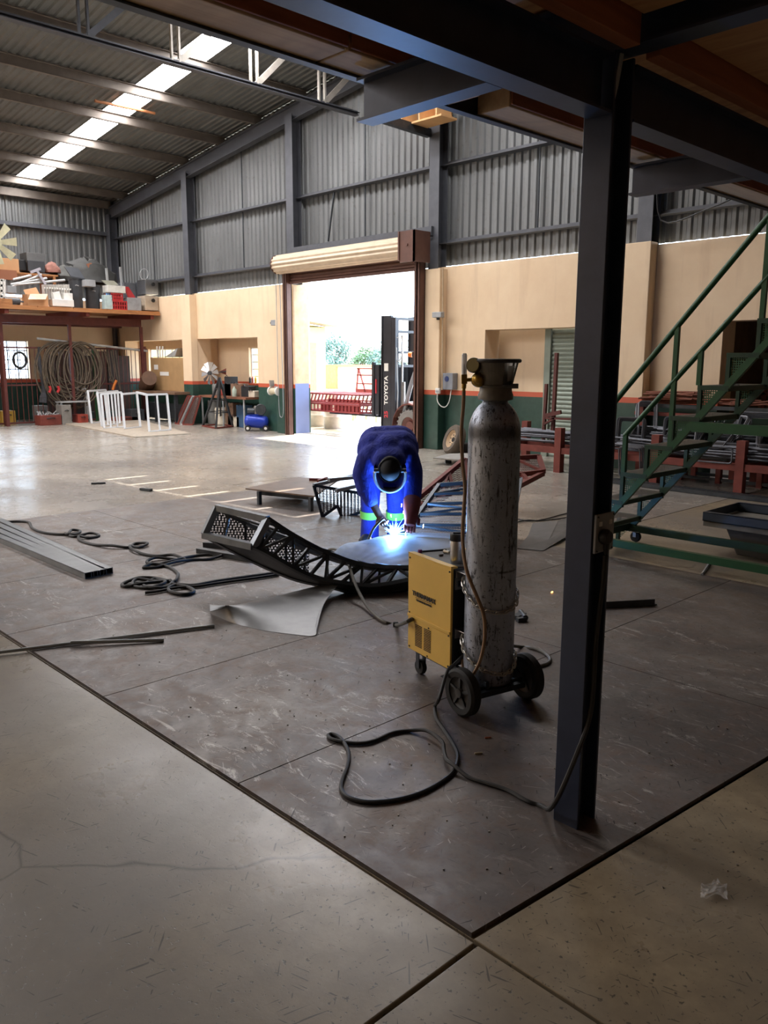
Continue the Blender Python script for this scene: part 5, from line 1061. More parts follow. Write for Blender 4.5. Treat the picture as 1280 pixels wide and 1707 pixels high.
# white plastic chair back, tin, radiator
q = MB()
for k in range(4): q.bar(at_shelf(-6,467+9*k,.2), at_shelf(7,467+9*k,.2), .05, .05)
for x in (-6, 2, 7): q.bar(at_shelf(x,466,.2), at_shelf(x,500,.2), .05)
solo(q, 'plastic_chair', WHITE, 'white plastic lattice chair back at the left edge of the deck', 'chair')
free_box(13, 27, 477, 488, .3, .25, GREYP, 'steel_tin', 'pale grey tin left of the open cartons', 'tin')
t = thing('oil_radiator', 'white finned oil radiator standing on the deck', 'radiator', at_shelf(94, 506, .35))
for k in range(11):
    px = 73+4.2*k; a, b = at_shelf(px, 474, .35), at_shelf(px+2.4, 506, .35); q = MB(); q.bx(SX-.5, SX-.35, a.y, b.y, SZ+.03, a.z); q.build('fin', WHITE, t, bevel=.008)
q = MB(); a, b = at_shelf(73,474,.4), at_shelf(118,474,.4); q.bx(SX-.46,SX-.4,a.y,b.y,SZ+.06,SZ+.1); q.bx(SX-.46,SX-.4,a.y,b.y,a.z-.1,a.z-.06); q.bx(SX-.55,SX-.3,a.y+.03,a.y+.06,SZ,SZ+.05); q.bx(SX-.55,SX-.3,b.y-.06,b.y-.03,SZ,SZ+.05); q.build('manifold', WHITE, t)
t = free_box(47, 80, 492, 511, .14, .35, CARD, 'cardboard_box', 'open brown carton at the front edge left of the white tray', 'box', 'cartons on the deck')
q = MB(); a, b, c, d = at_shelf(50,490,.1), at_shelf(80,490,.1), at_shelf(76,499,.02), at_shelf(47,499,.02); q.add([a,b,c,d], [(0,1,2,3)]); q.build('flap', pm('pale_card', (222,204,176), .85), t); q = MB(); q.add([at_shelf(39,483,.4), at_shelf(60,479,.4), at_shelf(66,490,.3), at_shelf(45,497,.3)], [(0,1,2,3)]); q.build('flap', CARD, t)
free_box(88, 123, 500, 510, .1, .3, WHITE, 'plastic_tray', 'white plastic tray at the front edge of the deck', 'tray')
free_box(107, 121, 489, 500, .2, .2, WHITE, 'storage_box', 'small white box standing on the white tray', 'box', 'white boxes on the tray')
free_box(90, 101, 487, 500, .2, .15, WHITE, 'storage_box', 'tilted white box on the left of the tray', 'box', 'white boxes on the tray', tilt=.25)
for i, (a, b, yb, yt, l) in enumerate(((123,146,512,466,'tall black wheelie bin with open lid on the deck'),(150,174,513,477,'round dark bin beside the wheelie bin'))):
    p0, p1 = at_shelf(a, yb, .25), at_shelf(b, yb, .25); w_ = (p1.y-p0.y)/2; h = at_shelf(a, yt, .25).z-SZ; c = V((SX-.3-w_, (p0.y+p1.y)/2, SZ)); t = thing('refuse_bin', l, 'bin', c)
    q = MB(); q.lathe([(0,.0),(w_*.85,.0),(w_*.9,.03),(w_,h),(w_*1.05,h+.01),(w_*1.05,h+.04),(w_*.95,h+.04),(w_*.88,h*.5)], 20 if i else 8, c); q.build('bin_body', DKBIN, t, smooth=30)
    if not i:
        q = MB(); q.prism([c+V((w_,-w_,h+.05)), c+V((w_,w_,h+.02)), c+V((-w_,w_,h+.3)), c+V((-w_,-w_,h+.32))], (0,0,.03)); q.build('lid', DKBIN, t)
    q = MB(); q.tube([c+V((w_*1.02,-w_*.5,h*.8)), c+V((w_*1.1,-w_*.4,h*.82)), c+V((w_*1.02,-.0,h*.8))], .012, 6); q.build('handle', GREYP, t)
free_box(143, 159, 467, 477, .1, .3, GREYP, 'steel_tin', 'pale grey lid propped on the round bin', 'tin')
t = free_box(176, 187, 492, 515, .12, .2, pm('bottle_pack', (176,196,196), .3), 'bottle_pack', 'shrink wrapped pack of clear bottles on the deck', 'bottles')
for k in range(3): q = MB(); a = at_shelf(177.5+3.2*k, 491, .16); q.cyl((a.x,a.y,a.z-.02),(a.x,a.y,a.z+.03),.02,8); q.build('bottle_cap', pm('cap_blue', (80,130,180), .4), t)
for i, (x0, x1, y0, y1, l) in enumerate(((188,211,502,517,'lower red plastic crate on the deck edge'),(186,204,489,501,'upper red plastic crate stacked on the lower one'))):
    a, b = at_shelf(x0, y1, .12), at_shelf(x1, y0, .12); t = thing('plastic_crate', l, 'crate', (SX-.3, (a.y+b.y)/2, a.z), group='red crates on the deck'); z0, z1 = (SZ if not i else a.z), b.z
    for zz in (z0+.02, (z0+z1)/2, z1-.02): q = MB(); q.bx(SX-.5,SX-.12,a.y,b.y,zz-.014,zz+.014); q.build('rim', REDP, t)
    for k in range(7): q = MB(); yy = a.y+(b.y-a.y)*k/6; q.bx(SX-.14,SX-.122,yy-.012,yy+.012,z0,z1); q.build('slat', REDP, t)
    q = MB(); q.bx(SX-.48,SX-.15,a.y+.02,b.y-.02,z0+.01,z1-.02); q.build('contents', pm('crate_inside', (110,30,32), .7), t)
free_box(180, 209, 477, 487, .1, .3, pm('light_fitting', (206,204,196), .4), 'light_fitting', 'white metal light fitting lying over the red crates', 'light fitting')
q = MB(); q.prism([at_shelf(169,467,.25), at_shelf(190,468,.25), at_shelf(198,475,.25), at_shelf(180,476,.25)], (-.05,0,.0)); solo(q, 'sheet_scrap', pm('scrap_green_grey', (150,150,136), .6), 'pale sheet scrap above the light fitting', 'sheet')
q = MB(); q.prism([at_shelf(208,478,.3), at_shelf(214,478,.3), at_shelf(226,496,.3), at_shelf(215,497.5,.3)], (-.06,0,0)); solo(q, 'folding_tool', REDP, 'red tilted panel behind the grey crate', 'panel')
free_box(213, 235, 497, 517, .12, .35, GREYP, 'storage_box', 'mid grey plastic crate right of the red crates', 'box')
for x0, x1 in ((207,226),(228,242)): free_box(x0, x1, 472, 492, .7, .4, pm('dark_grey_box_%d' % x0, (86,88,92), .6), 'steel_cabinet', 'dark grey cabinet behind the crates, '+('left one' if x0 < 220 else 'right one'), 'cabinet', 'dark cabinets on the deck')
for i, (yb, yt, m_, l) in enumerate(((517,494,pm('cream_metal', (176,160,140), .5), 'lower beige steel oven box at the right end of the deck'),(490,467,STEEL,'upper bright steel oven box on the beige one'))):
    t = free_box(243, 263, yt, yb, .1, .45, m_, 'steel_oven', l, 'oven', 'steel oven boxes'); q = MB(); c = at_shelf(255, yt+7, .08); q.cyl(c, c+V((.03,0,0)), .05, 12); q.build('knob', BLACK, t)
q = MB(); q.tube([at_shelf(240+7*math.sin(a), 457+9*math.cos(a), .3) for a in [2*math.pi*i/20 for i in range(20)]], .008, 5, closed=True); solo(q, 'wire_ring', GALVT, 'thin wire ring standing on the steel oven box', 'ring')
for x, y0, y1 in ((177,447,470),(200,445,470)): q = MB(); e_ = at_shelf(x+4,y1,.8); e_.z = SZ; q.bar(at_shelf(x,y0,.8), e_, .05); solo(q, 'angle_bar', GALVT, 'grey bar standing up behind the clutter, '+('left one' if x < 190 else 'right one'), 'bar', 'upright bars on the deck')
for x, l in ((18,'small dark motor left of the open carton'),(8,'small wooden block box at the left deck edge')):
    c = at_shelf(x, 503, .15); t = thing('small_motor' if x > 10 else 'wooden_box', l, 'motor' if x > 10 else 'box', (c.x, c.y, SZ)); q = MB()
    if x > 10: q.cyl((c.x,c.y-.15,SZ+.09),(c.x,c.y+.2,SZ+.09),.085,12); q.cyl((c.x,c.y+.2,SZ+.09),(c.x,c.y+.3,SZ+.09),.02,8); q.bx(c.x-.06,c.x+.06,c.y-.1,c.y+.12,SZ,SZ+.03)
    else: q.bx(c.x-.1,c.x+.1,c.y-.16,c.y+.14,SZ,SZ+.14)
    q.build('body', DKBIN if x > 10 else DECKW, t)
# pale wind wheel blades at the left edge
ww = thing('wind_wheel', 'cream wind wheel blades high at the left edge above the deck', 'wind wheel', at_shelf(-8, 400, .2)); c = at_shelf(-8, 404, .25); BLD = pm('cream_blade', (196,192,160), .6)
for k in range(8):
    a = 2*math.pi*k/8+.12; d = V((0, math.cos(a), math.sin(a))); s_ = V((.25, -math.sin(a), math.cos(a))).normalized(); q = MB(); q.prism([c+d*.12-s_*.05, c+d*.5-s_*.1, c+d*.5+s_*.1, c+d*.12+s_*.05], (.012,0,0)); q.build('blade', BLD, ww)
q = MB(); q.cyl(c-V((.05,0,0)), c+V((.08,0,0)), .13, 14); q.cyl(c+V((-.0,0,-.02)), V((c.x,c.y,SZ)), .03, 8); q.build('hub', BLD, ww)
# ------------------------------------------------------------------ floor clutter on the left
def box_at(px0, px1, py0, py1, Y, depth, mat, name, label, cat, group=None, z0=None):
    a, b = onY(px0, py1, Y), onY(px1, py0, Y); z = a.z if z0 is None else z0
    t = thing(name, label, cat, ((a.x+b.x)/2, Y+depth/2, z), group=group); q = MB(); q.bx(a.x, b.x, Y, Y+depth, z, b.z); q.build('body', mat, t, bevel=.006); return t
FR = pm('white_frame_paint', (222,226,230), .4, .1, .04, 8)
def white_frame(pts, nb, label):
    B0, B1 = fl(*pts[0]), fl(*pts[1]); T0, T1 = onD(*pts[2], fwd(B0)+.12), onD(*pts[3], fwd(B1)+.12)
    B0.z = B1.z = .03
    t = thing('window_frame_blank', label, 'frame', (B0+B1)/2-V((0,0,.03)), group='white steel frames'); w_ = .045
    for a, b in ((B0,B1),(B1,T1),(T1,T0),(T0,B0)): q = MB(); q.bar(a, b, w_); q.build('rail', FR, t)
    for i in range(nb): s_ = (i+1)/(nb+1); q = MB(); q.bar(B0.lerp(B1, s_), T0.lerp(T1, s_), w_*.8); q.build('stile', FR, t)
    return t
white_frame(((122,703),(148,701),(117,650),(142,648)), 0, 'leftmost white steel frame of the row on the floor')
white_frame(((153,708),(182,704),(146,652),(176,650)), 1, 'second white steel frame from the left')
white_frame(((170,713),(200,708),(162,655),(196,652)), 2, 'third white frame, overlapping the second and fourth')
white_frame(((174,716),(207,714),(168,657),(202,654)), 2, 'fourth white frame with close inner bars')
white_frame(((208,717),(234,714),(203,657),(228,655)), 0, 'fifth white frame, open without inner bars')
white_frame(((249,722),(284,719),(244,658),(278,657)), 1, 'rightmost white frame with one inner bar')
q = MB(); q.bar(onD(228,654,fwd(fl(234,714))), onD(244,658,fwd(fl(249,722))), .045); solo(q, 'steel_bar', FR, 'white bar bridging the two right frames', 'bar')
q = MB(); a = [fl(100,706,.0), fl(225,730,.0), fl(318,724,.0), fl(230,700,.0)]; q.prism(a, (0,0,.025)); solo(q, 'floor_board', pm('dusty_board', (168,156,140), .9), 'thin dusty board under the white frames', 'board')
t = box_at(253, 305, 596, 652, 11.35, .55, pm('tan_board_tank', (168,134,92), .7, 0, .1, 4), 'plywood_crate', 'tall tan plywood crate on the bench before the bright window', 'crate', z0=.82)
for x0, x1, y0, y1 in ((257,263,608,616),(267,281,620,626)): q = MB(); a, b = onY(x0,y1,11.345), onY(x1,y0,11.345); q.bx(a.x,b.x,11.342,11.35,a.z,b.z); q.build('paper_label', WHITE, t)
t = thing('work_bench', 'dark steel bench carrying the plywood crate', 'bench', (-20.4, 11.3, 0)); a, b = onY(238,652,11.2), onY(308,652,11.2)
q = MB(); q.bx(a.x,b.x,10.9,11.9,.76,.82); q.build('top', pm('bench_top', (110,84,64), .7), t)
for x in (a.x+.1,(a.x+b.x)/2,b.x-.1): q = MB(); q.bx(x-.04,x+.04,10.95,11.03,0,.76); q.build('leg', DARKST, t)
q = MB(); q.bx(a.x+.1,b.x-.1,11.2,11.24,.1,.5); q.build('back_panel', DARKST, t)
q = MB(); c = onY(285,588,11.5); q.prism([c+V((-.3,0,-.1)), c+V((.35,0,.12)), c+V((.2,0,-.1))], (0,.3,0)); solo(q, 'sheet_scrap', GALVT, 'grey bent sheet lying on top of the plywood crate', 'sheet')
for k in range(3): q = MB(); c = onY(263+4*k,596,11.5); q.cyl(c, c+V((-.03+.03*k,0,.3)), .02, 6); solo(q, 'plastic_pipe', WHITE, 'short white pipe standing on the plywood crate', 'pipe', 'white pipes on the crate')
q = MB(); q.cyl(onY(249,630,11.0), onY(243,645,11.3), .2, 16); solo(q, 'steel_drum', pm('brown_drum', (96,70,52), .7), 'brown drum lying left of the plywood crate', 'drum')
for i, (x0, x1, y0, y1, m_, n_, l) in enumerate(((60,94,681,699,REDOX,'tool_chest','open red steel chest full of scrap at the fence foot'),(18,40,657,681,pm('yellow_bin', (176,138,50), .6),'plastic_bin','yellow bin behind the left end of the fence'),(80,96,660,690,pm('grey_case', (150,150,148), .6),'steel_case','grey case behind the fence near the red handles'),(96,110,664,697,pm('pale_grey_case', (130,126,120), .6),'steel_case','second grey case standing before the fence'),(170,210,645,660,pm('teal_case', (48,66,70), .6),'steel_case','dark teal case behind the white frames'),(183,222,693,700,REDOX,'steel_channel','red channel on the floor behind the frames'),(211,232,672,692,DKBIN,'motor_housing','dark round motor housing by the fence corner'),(122,138,672,688,pm('red_yellow_box', (150,60,46), .6),'tool_box','red tool box behind the leftmost white frame'))):
    a, b = onX(x0, y1, FX+.25), onX(x1, y0, FX+.25); z0 = 0; t = thing(n_, l, n_.split('_')[-1], (FX+.35, (a.y+b.y)/2, 0)); q = MB()
    h = max(.12, b.z-a.z); X_ = FX+.35 if i not in (1,2,4) else FX-.6
    q.bx(X_-.18, X_+.18, a.y, b.y, z0, z0+h); q.build('body', m_, t, bevel=.01)
    q = MB(); q.tube([(X_+.19, a.y+.3*(b.y-a.y), h*.7), (X_+.22, (a.y+b.y)/2, h*.74), (X_+.19, a.y+.7*(b.y-a.y), h*.7)], .012, 6); q.build('handle', BLACK, t)
    if i == 0:
        q = MB(); r2 = random.Random(8)
        for k in range(26): y_ = r2.uniform(a.y+.05, b.y-.05); p = V((X_+r2.uniform(-.12,.12), y_, h)); q.bar(p, p+V((r2.uniform(-.08,.08), r2.uniform(-.15,.15), r2.uniform(.02,.1))), .02)
        o = q.build('scrap_pieces', GALVT, t); o['kind'] = 'stuff'
for i, x in enumerate((83, 97)):
    q = MB(); c = onX(x, 649, FX+.3); q.tube([c+V((0,0,.08)), c+V((0,.02,0)), c+V((0,-.02,-.08))], .035, 8); solo(q, 'red_grip', REDP, ('left red grip of the gas set at the fence','right red grip of the gas set at the fence')[i], 'grip', 'red grips')
t = thing('bolt_cutter', 'orange bent lever standing behind the white frames', 'lever', onX(188, 660, FX+.25)); q = MB(); q.tube([onX(188,650,FX+.25), onX(190,643,FX+.25), onX(194,634,FX+.25)], .035, 8); q.build('lever', pm('orange_lever', (206,118,44), .5), t)
q = MB(); q.bx(FX+.15, FX+.5, onX(95,655,FX+.3).y, onX(145,655,FX+.3).y, .55, .58)
for y_ in (onX(97,655,FX+.3).y, onX(143,655,FX+.3).y): q.bx(FX+.2, FX+.24, y_-.02, y_+.02, 0, .55); q.bx(FX+.42, FX+.46, y_-.02, y_+.02, 0, .55)
solo(q, 'pipe_bench', GALVT, 'low grey pipe bench before the fence', 'bench')
# red lattice panels leaning near the pilaster
for i in range(4):
    X0 = -19.35+.12*i+.3; t = thing('frame_panel', ['leftmost red frame leaning on the pilaster foot','second red frame leaning at the pilaster','third leaning frame, with grey mesh infill','rightmost red frame leaning at the pilaster'][i], 'panel', (X0, 11.05, 0), group='red panels by the pilaster')
    a, b, c, d = V((X0-.12,10.95,.02)), V((X0+.12,11.1,.02)), V((X0+.22,11.3,.72)), V((X0-.02,11.28,.72))
    for p, r_ in ((a,b),(b,c),(c,d),(d,a)): q = MB(); q.bar(p, r_, .04); q.build('rail', REDOX if i != 2 else GALVT, t)
    q = MB(); q.grid([[a,d],[b,c]]); q.build('mesh', PERFR if i % 2 else PERFD, t)
# model windmill ------------------------------------------------------------
wmx = onY(368, 700, 11.0); wmx.z = 0; wm2 = thing('model_windmill', 'black model windmill with a silver blade wheel by the alcove', 'windmill', (wmx.x, wmx.y, 0)); top = onY(366, 630, 11.0)
def WMp(px, py, o_=0): return onD(px, py, fwd(wmx)+o_)
bc = [fl(338,711), fl(360,715), fl(388,712), fl(368,708)]
for p in bc: p.z = .02
for p in bc: q = MB(); q.bar(p, top, .045); q.build('tower_leg', BLK, wm2)
for a, b in zip(bc, bc[1:]+bc[:1]): q = MB(); q.bar(a, b, .05, .03); q.build('base_rail', REDOX, wm2)
for s_ in (.3, .55, .78):
    for a, b in zip(bc, bc[1:]+bc[:1]): q = MB(); q.bar(a.lerp(top, s_), b.lerp(top, s_), .02); q.build('brace', BLK, wm2)
c = WMp(350,622,-.1); ax = (-FWD*.85-CR*.5).normalized(); e1 = ax.orthogonal().normalized(); e2 = ax.cross(e1)
for k in range(10):
    a = 2*math.pi*k/10; d = e1*math.cos(a)+e2*math.sin(a); s_ = (e2*math.cos(a)-e1*math.sin(a)+ax*.35).normalized(); q = MB(); q.prism([c+d*.06-s_*.02, c+d*.26-s_*.06, c+d*.26+s_*.06, c+d*.06+s_*.02], ax*.006); q.build('wheel_blade', STEEL, wm2)
q = MB(); q.cyl(c-ax*.03, c+ax*.04, .05, 12); q.bar(c, WMp(377,619,.05), .025); q.build('hub', BLK, wm2)
q = MB(); q.prism([WMp(364,620,.03), WMp(377,614,.05), WMp(377,625,.05)], FWD*.01); q.build('tail_vane', REDOX, wm2)
# bench with clutter in the alcove
t = thing('work_bench', 'rusty topped bench with clutter in the wall alcove', 'bench', (-17.6, 11.75, 0)); a, b = onY(345,668,11.7), onY(424,664,11.7)
q = MB(); q.bx(a.x,b.x,11.45,12.15,.70,.75); q.build('top', pm('rusty_bench', (130,84,62), .7), t)
for x in (a.x+.1, (a.x+b.x)/2, b.x-.15): q = MB(); q.cyl((x,11.5,0),(x,11.5,.7),.025,8); q.build('leg', GALVT, t)
rn = random.Random(9)
CLT = [pm('clutter_'+n_, c_, .6) for n_, c_ in (('grey', (120,120,116)), ('black', (44,44,46)), ('brown', (134,104,84)), ('blue', (60,90,120)), ('red', (150,66,54)), ('cream', (206,196,176)))]
items = [(352,362,640,664,0,'grey upright can left on the alcove bench','can'),(362,374,645,664,4,'red tin beside the grey can','tin'),(374,384,628,640,1,'black tilted box on top of the clutter','box'),(385,402,640,664,2,'brown carton behind the clear bottle','box'),(372,384,640,664,1,'black machine part mid bench','part'),(402,414,644,664,1,'black case at the right of the brown carton','case'),(414,424,656,664,5,'small white box at the bench end','box'),(345,356,668,700,0,'grey bucket under the bench at left','bucket'),(358,372,680,704,5,'white drum under the bench','drum'),(376,388,672,704,2,'brown crate under the bench','crate'),(394,408,676,694,3,'blue grey sack under the bench','sack'),(380,398,695,706,5,'white sack on the floor under the bench','sack')]
for x0, x1, y0, y1, m_, l, c_ in items:
    Y = 11.7 if y1 < 668 else 11.62; a, b = onY(x0,y1,Y), onY(x1,y0,Y); z0 = .752 if y1 < 668 else 0.0; z1 = max(z0+.15, b.z)
    t = thing('bench_'+c_, l, c_, ((a.x+b.x)/2, Y+.1, z0)); q = MB()
    if c_ in ('can','bucket','drum','tin'): r = (b.x-a.x)/2; q.lathe([(r*.9,0),(r,.03),(r,z1-z0-.03),(r*.9,z1-z0),(0,z1-z0)], 16, ((a.x+b.x)/2, Y+.12, z0))
    else: q.bx(a.x, b.x, Y, Y+.22, z0, z1)
    q.build('body', CLT[m_], t, smooth=30, bevel=.006); q = MB(); q.tube([((a.x*.7+b.x*.3), Y-.01+.0, z1-.01), ((a.x+b.x)/2, Y-.02, z1+.04), (a.x*.3+b.x*.7, Y-.01, z1-.01)], .008, 5); q.build('handle', BLACK, t)
q = MB(); c = onY(391,664,11.6); q.lathe([(.055,0),(.06,.02),(.06,.17),(.02,.22),(.02,.25),(0,.25)], 16, (c.x, 11.6, .752)); solo(q, 'plastic_bottle', pm('clear_bottle', (190,206,190), .25), 'clear plastic bottle at the front of the bench', 'bottle', smooth=True)
for k, x in enumerate((417, 421, 426)): q = MB(); c = onY(x,638,12.22); q.lathe([(.03,0),(.03,.12),(.012,.16),(0,.16)], 10, (c.x, 12.22, 1.065)); solo(q, 'spray_can', [CLT[1],CLT[4],pm('yellow_can', (216,180,60), .4)][k], ['dark','red','yellow'][k]+' can standing on the alcove window sill', 'can', 'cans on the sill')
# compressor ---------------------------------------------------------------
CBL = pm('compressor_blue', (36,62,170), .32, .1, .05, 6); cc = fl(428, 719); cp = thing('air_compressor', 'blue tank air compressor on wheels beside the doorway', 'compressor', (cc.x, cc.y, 0)); Dc = fwd(cc)+.1
a, b = onD(407,701,Dc), onD(448,704,Dc); ax = (b-a).normalized(); r = .15
q = MB(); q.lathe([(0,0),(.06,.01),(.11,.03),(.14,.07),(r,.12),(r,(b-a).length-.12),(.14,(b-a).length-.07),(.11,(b-a).length-.03),(.06,(b-a).length-.01),(0,(b-a).length)], 28, a, ax); q.build('tank', CBL, cp, smooth=True)
q = MB(); m_ = a.lerp(b,.5); q.box(m_+V((0,0,.155)), (.3,.18,.02), rz=YAW); q.build('deck_plate', CBL, cp)
q = MB(); q.cyl(m_+V((0,0,.18))+CR*.02, m_+V((0,0,.36))+CR*.02, .07, 14)
for k in range(5): q.cyl(m_+V((0,0,.2+.03*k))+CR*.02, m_+V((0,0,.21+.03*k))+CR*.02, .085, 14)
q.build('pump_head', pm('pump_grey', (150,148,146), .4, .5), cp)
q = MB(); q.cyl(m_+V((0,0,.24))-CR*.2, m_+V((0,0,.24))-CR*.04, .075, 14); q.build('motor', BLK, cp, smooth=30)
q = MB(); q.lathe([(.12,-.01),(.13,0),(.12,.01)], 20, m_+V((0,0,.28))+CR*.12-FWD*.1, FWD); q.build('belt_guard', BLK, cp)
for p in (a+ax*.1, b-ax*.06):
    q = MB(); c = V((p.x,p.y,.07))-FWD*.12; q.lathe([(.03,-.02),(.065,-.02),(.07,0),(.065,.02),(.03,.02)], 18, c, FWD); wh = q.build('wheel', RUBBER, cp, smooth=True); q = MB(); q.lathe([(0,-.024),(.034,-.02),(.034,.02),(0,.02)], 14, c, FWD); q.build('hub', WHITE, wh)
    q = MB(); q.bar(V((p.x,p.y,.07)), p, .03); q.build('leg', CBL, cp)
# ------------------------------------------------------------------ fittings on the gable wall
def conduit(name, label, px, py0, py1, Y): q = MB(); q.cyl(onY(px,py0,Y), onY(px-1,py1,Y), .012, 8); return solo(q, name, pm('conduit_cream_%d' % px, (188,166,136), .6), label, 'conduit')
conduit('wall_conduit', 'thin conduit up the right door pilaster', 738, 447, 650, 11.33)
def fitting(name, label, cat, px0, px1, py0, py1, Y, d, mat, extra=None):
    a, b = onY(px0,py1,Y), onY(px1,py0,Y); t = thing(name, label, cat, ((a.x+b.x)/2, Y, a.z)); q = MB(); q.bx(a.x,b.x,Y-d,Y,a.z,b.z); q.build('case', mat, t, bevel=.01)
    if extra: extra(t, a, b, Y-d)
    return t
fitting('bulkhead_lamp', 'grey junction box on the pilaster right of the door', 'junction box', 726, 741, 520, 530, 11.35, .1, GREYP, lambda t,a,b,y: (lambda q: (q.cyl(((a.x+b.x)/2,y+.05,a.z-.04),((a.x+b.x)/2,y+.05,a.z),.03,8), q.build('gland', DARKST, t)))(MB()))
fitting('bulkhead_lamp', 'grey junction box left of the roller door', 'junction box', 457, 469, 533, 543, 11.5, .1, GREYP, lambda t,a,b,y: (lambda q: (q.cyl((a.x-.05,y+.05,(a.z+b.z)/2),(a.x,y+.05,(a.z+b.z)/2),.03,8), q.build('gland', DARKST, t)))(MB()))
fitting('soap_dispenser', 'grey dispenser with blue window on the wall right of the door', 'dispenser', 746, 763, 622, 649, 11.55, .14, pm('dispenser_grey', (132,136,144), .35), lambda t,a,b,y: (lambda q: (q.lathe([(0,-.004),(.05,-.004),(.05,.003),(0,.003)],18,((a.x+b.x)/2-.02,y-.002,a.z*.35+b.z*.65),(0,1,0)), q.build('blue_window', pm('blue_window', (54,70,120), .25), t)))(MB()))
fitting('double_socket', 'white wall socket under the dispenser', 'socket', 728, 735, 647, 656, 11.35, .05, WHITE, lambda t,a,b,y: (lambda q: (q.bx(a.x+.02,b.x-.02,y-.01,y,a.z+.02,a.z+.06), q.build('rocker', GREYP, t)))(MB()))
q = MB(); q.tube(spline([onY(729,656,11.3), onY(729,668,11.3), onY(735,677,11.32), onY(743,678,11.38), onY(749,668,11.42), onY(752,650,11.45)], 6), .009, 6); solo(q, 'appliance_cord', WHITE, 'white cord looping from the socket to the dispenser', 'cord', smooth=True)
q = MB(); q.tube(spline([onY(462,445,11.5), onY(463,560,11.5), onY(464,640,11.5), onY(467,672,11.48), onY(473,687,11.48), onY(480,683,11.4), onY(483,660,11.33)], 6), .008, 6); solo(q, 'hanging_wall_cord', pm('cord_grey', (176,172,160), .5), 'pale cord hanging in a loop down the wall left of the door', 'cord', smooth=True)
fitting('isolator_switch', 'small dark isolator on the red stripe left of the door', 'switch', 467, 471, 632, 641, 11.53, .06, BLACK, lambda t,a,b,y: (lambda q: (q.cyl(((a.x+b.x)/2,y+.03,b.z),((a.x+b.x)/2+.02,y+.03,b.z+.12),.006,6), q.build('lead', BLACK, t)))(MB()))
bg_ = thing('bench_grinder', 'cream bench grinder on a wall bracket left of the door', 'grinder', onY(457, 660, 11.4)); c = onY(458,652,11.35)
q = MB(); q.cyl(c-V((.14,0,0)), c+V((.1,0,0)), .07, 14); q.build('motor', pm('grinder_cream', (200,188,160), .5), bg_, smooth=30)
for s_ in (-.16, .12): q = MB(); q.cyl(c+V((s_,0,0)), c+V((s_+.04,0,0)), .1, 18); q.build('wheel_guard', WHITE, bg_, smooth=30)
q = MB(); q.bar(c+V((0,0,.08)), c+V((.3,.1,.16)), .04); q.bar(c+V((-.1,0,.1)), c+V((-.12,0,.24)), .13, .01); q.build('bracket', GALVT, bg_)
# tyre, board ----------------------------------------------------------------
tc_ = fl(757, 756); tc_.y -= .1; ty = thing('spare_wheel', 'dusty spare wheel leaning on the green wall right of the door', 'wheel', (tc_.x, tc_.y, 0)); r = .27; c = onD(757,733,fwd(tc_)+.05); ax = (V((-.42,-1,.42))).normalized(); c.z = .245
q = MB(); q.lathe([(r*.62,-.08),(r*.9,-.09),(r*.99,-.06),(r,0),(r*.99,.06),(r*.9,.09),(r*.62,.08),(r*.6,0),(r*.62,-.08)], 36, c, ax, caps=False); q.build('tyre', pm('dusty_tyre', (96,86,76), .85, 0, .2, 10), ty, smooth=True)
q = MB(); q.lathe([(.05,.02),(.1,.035),(.13,.02),(.165,.07),(.168,-.07),(.13,0),(.05,.0)], 30, c, ax); rm = q.build('rim', pm('cream_rim', (186,160,128), .55, .1), ty, smooth=40)
e1 = ax.orthogonal().normalized(); e2 = ax.cross(e1)
q = MB(); q.cyl(c+ax*.0, c+ax*.028, .045, 16); q.build('hub_hole', BLACK, rm)
for k in range(6): a = 2*math.pi*k/6; p = c+ax*.03+(e1*math.cos(a)+e2*math.sin(a))*.085; q = MB(); q.cyl(p, p+ax*.006, .013, 8); q.build('bolt_hole', BLACK, rm)
tb = fl(770, 752); q = MB(); q.lathe([(.16,0),(.25,.01),(.27,.05),(.27,.12),(.25,.16),(.16,.16)], 30, (tb.x+.05, tb.y-.08, .002)); solo(q, 'tyre', RUBBER, 'black tyre lying flat under the spare wheel', 'tyre', smooth=40)
q = MB(); q.prism([fl(722,765,.09), fl(790,770,.09), fl(800,757,.09), fl(748,758,.09)], (0,0,.02)); o = solo(q, 'loose_board', pm('pale_board', (150,146,140), .7), 'pale board propped on blocks before the spare wheel', 'board')
q = MB(); q.bar(fl(742,767,.045), fl(752,767,.045), .1, .09); solo(q, 'wood_block', DARKST, 'dark block under the pale board', 'block')
# white box hanging on the gable column near the mezzanine edge (open wooden box)
ob = thing('wooden_box', 'open pine box sitting on a bracket up on the gable column', 'box', onY(712, 215, 11.2)); OB = pm('raw_pine', (206,160,108), .7, 0, .1, 6)
a, b = onY(681,212,11.1), onY(741,212,11.1); z0 = a.z; h = .42
for n_, d_ in (('side',(a.x,a.x+.03,10.9,11.3,z0,z0+h)),('side',(b.x-.03,b.x,10.9,11.3,z0,z0+h)),('base',(a.x,b.x+.1,10.9,11.3,z0-.03,z0)),('divider',((a.x+b.x)/2,(a.x+b.x)/2+.03,10.9,11.3,z0,z0+h)),('back',((a.x+b.x)/2,b.x,11.28,11.3,z0,z0+h)),('top',(a.x,b.x,11.1,11.3,z0+h,z0+h+.03))):
    q = MB(); q.bx(*d_); q.build(n_, OB, ob)
q = MB(); b = onX(728,226,-10.72); a = onX(640,198,-10.72); q.bar(a, V((-10.72, 11.4, b.z)), .1, .14); solo(q, 'bracket_beam', DARKST, 'dark beam under the pine box on the gable', 'beam')
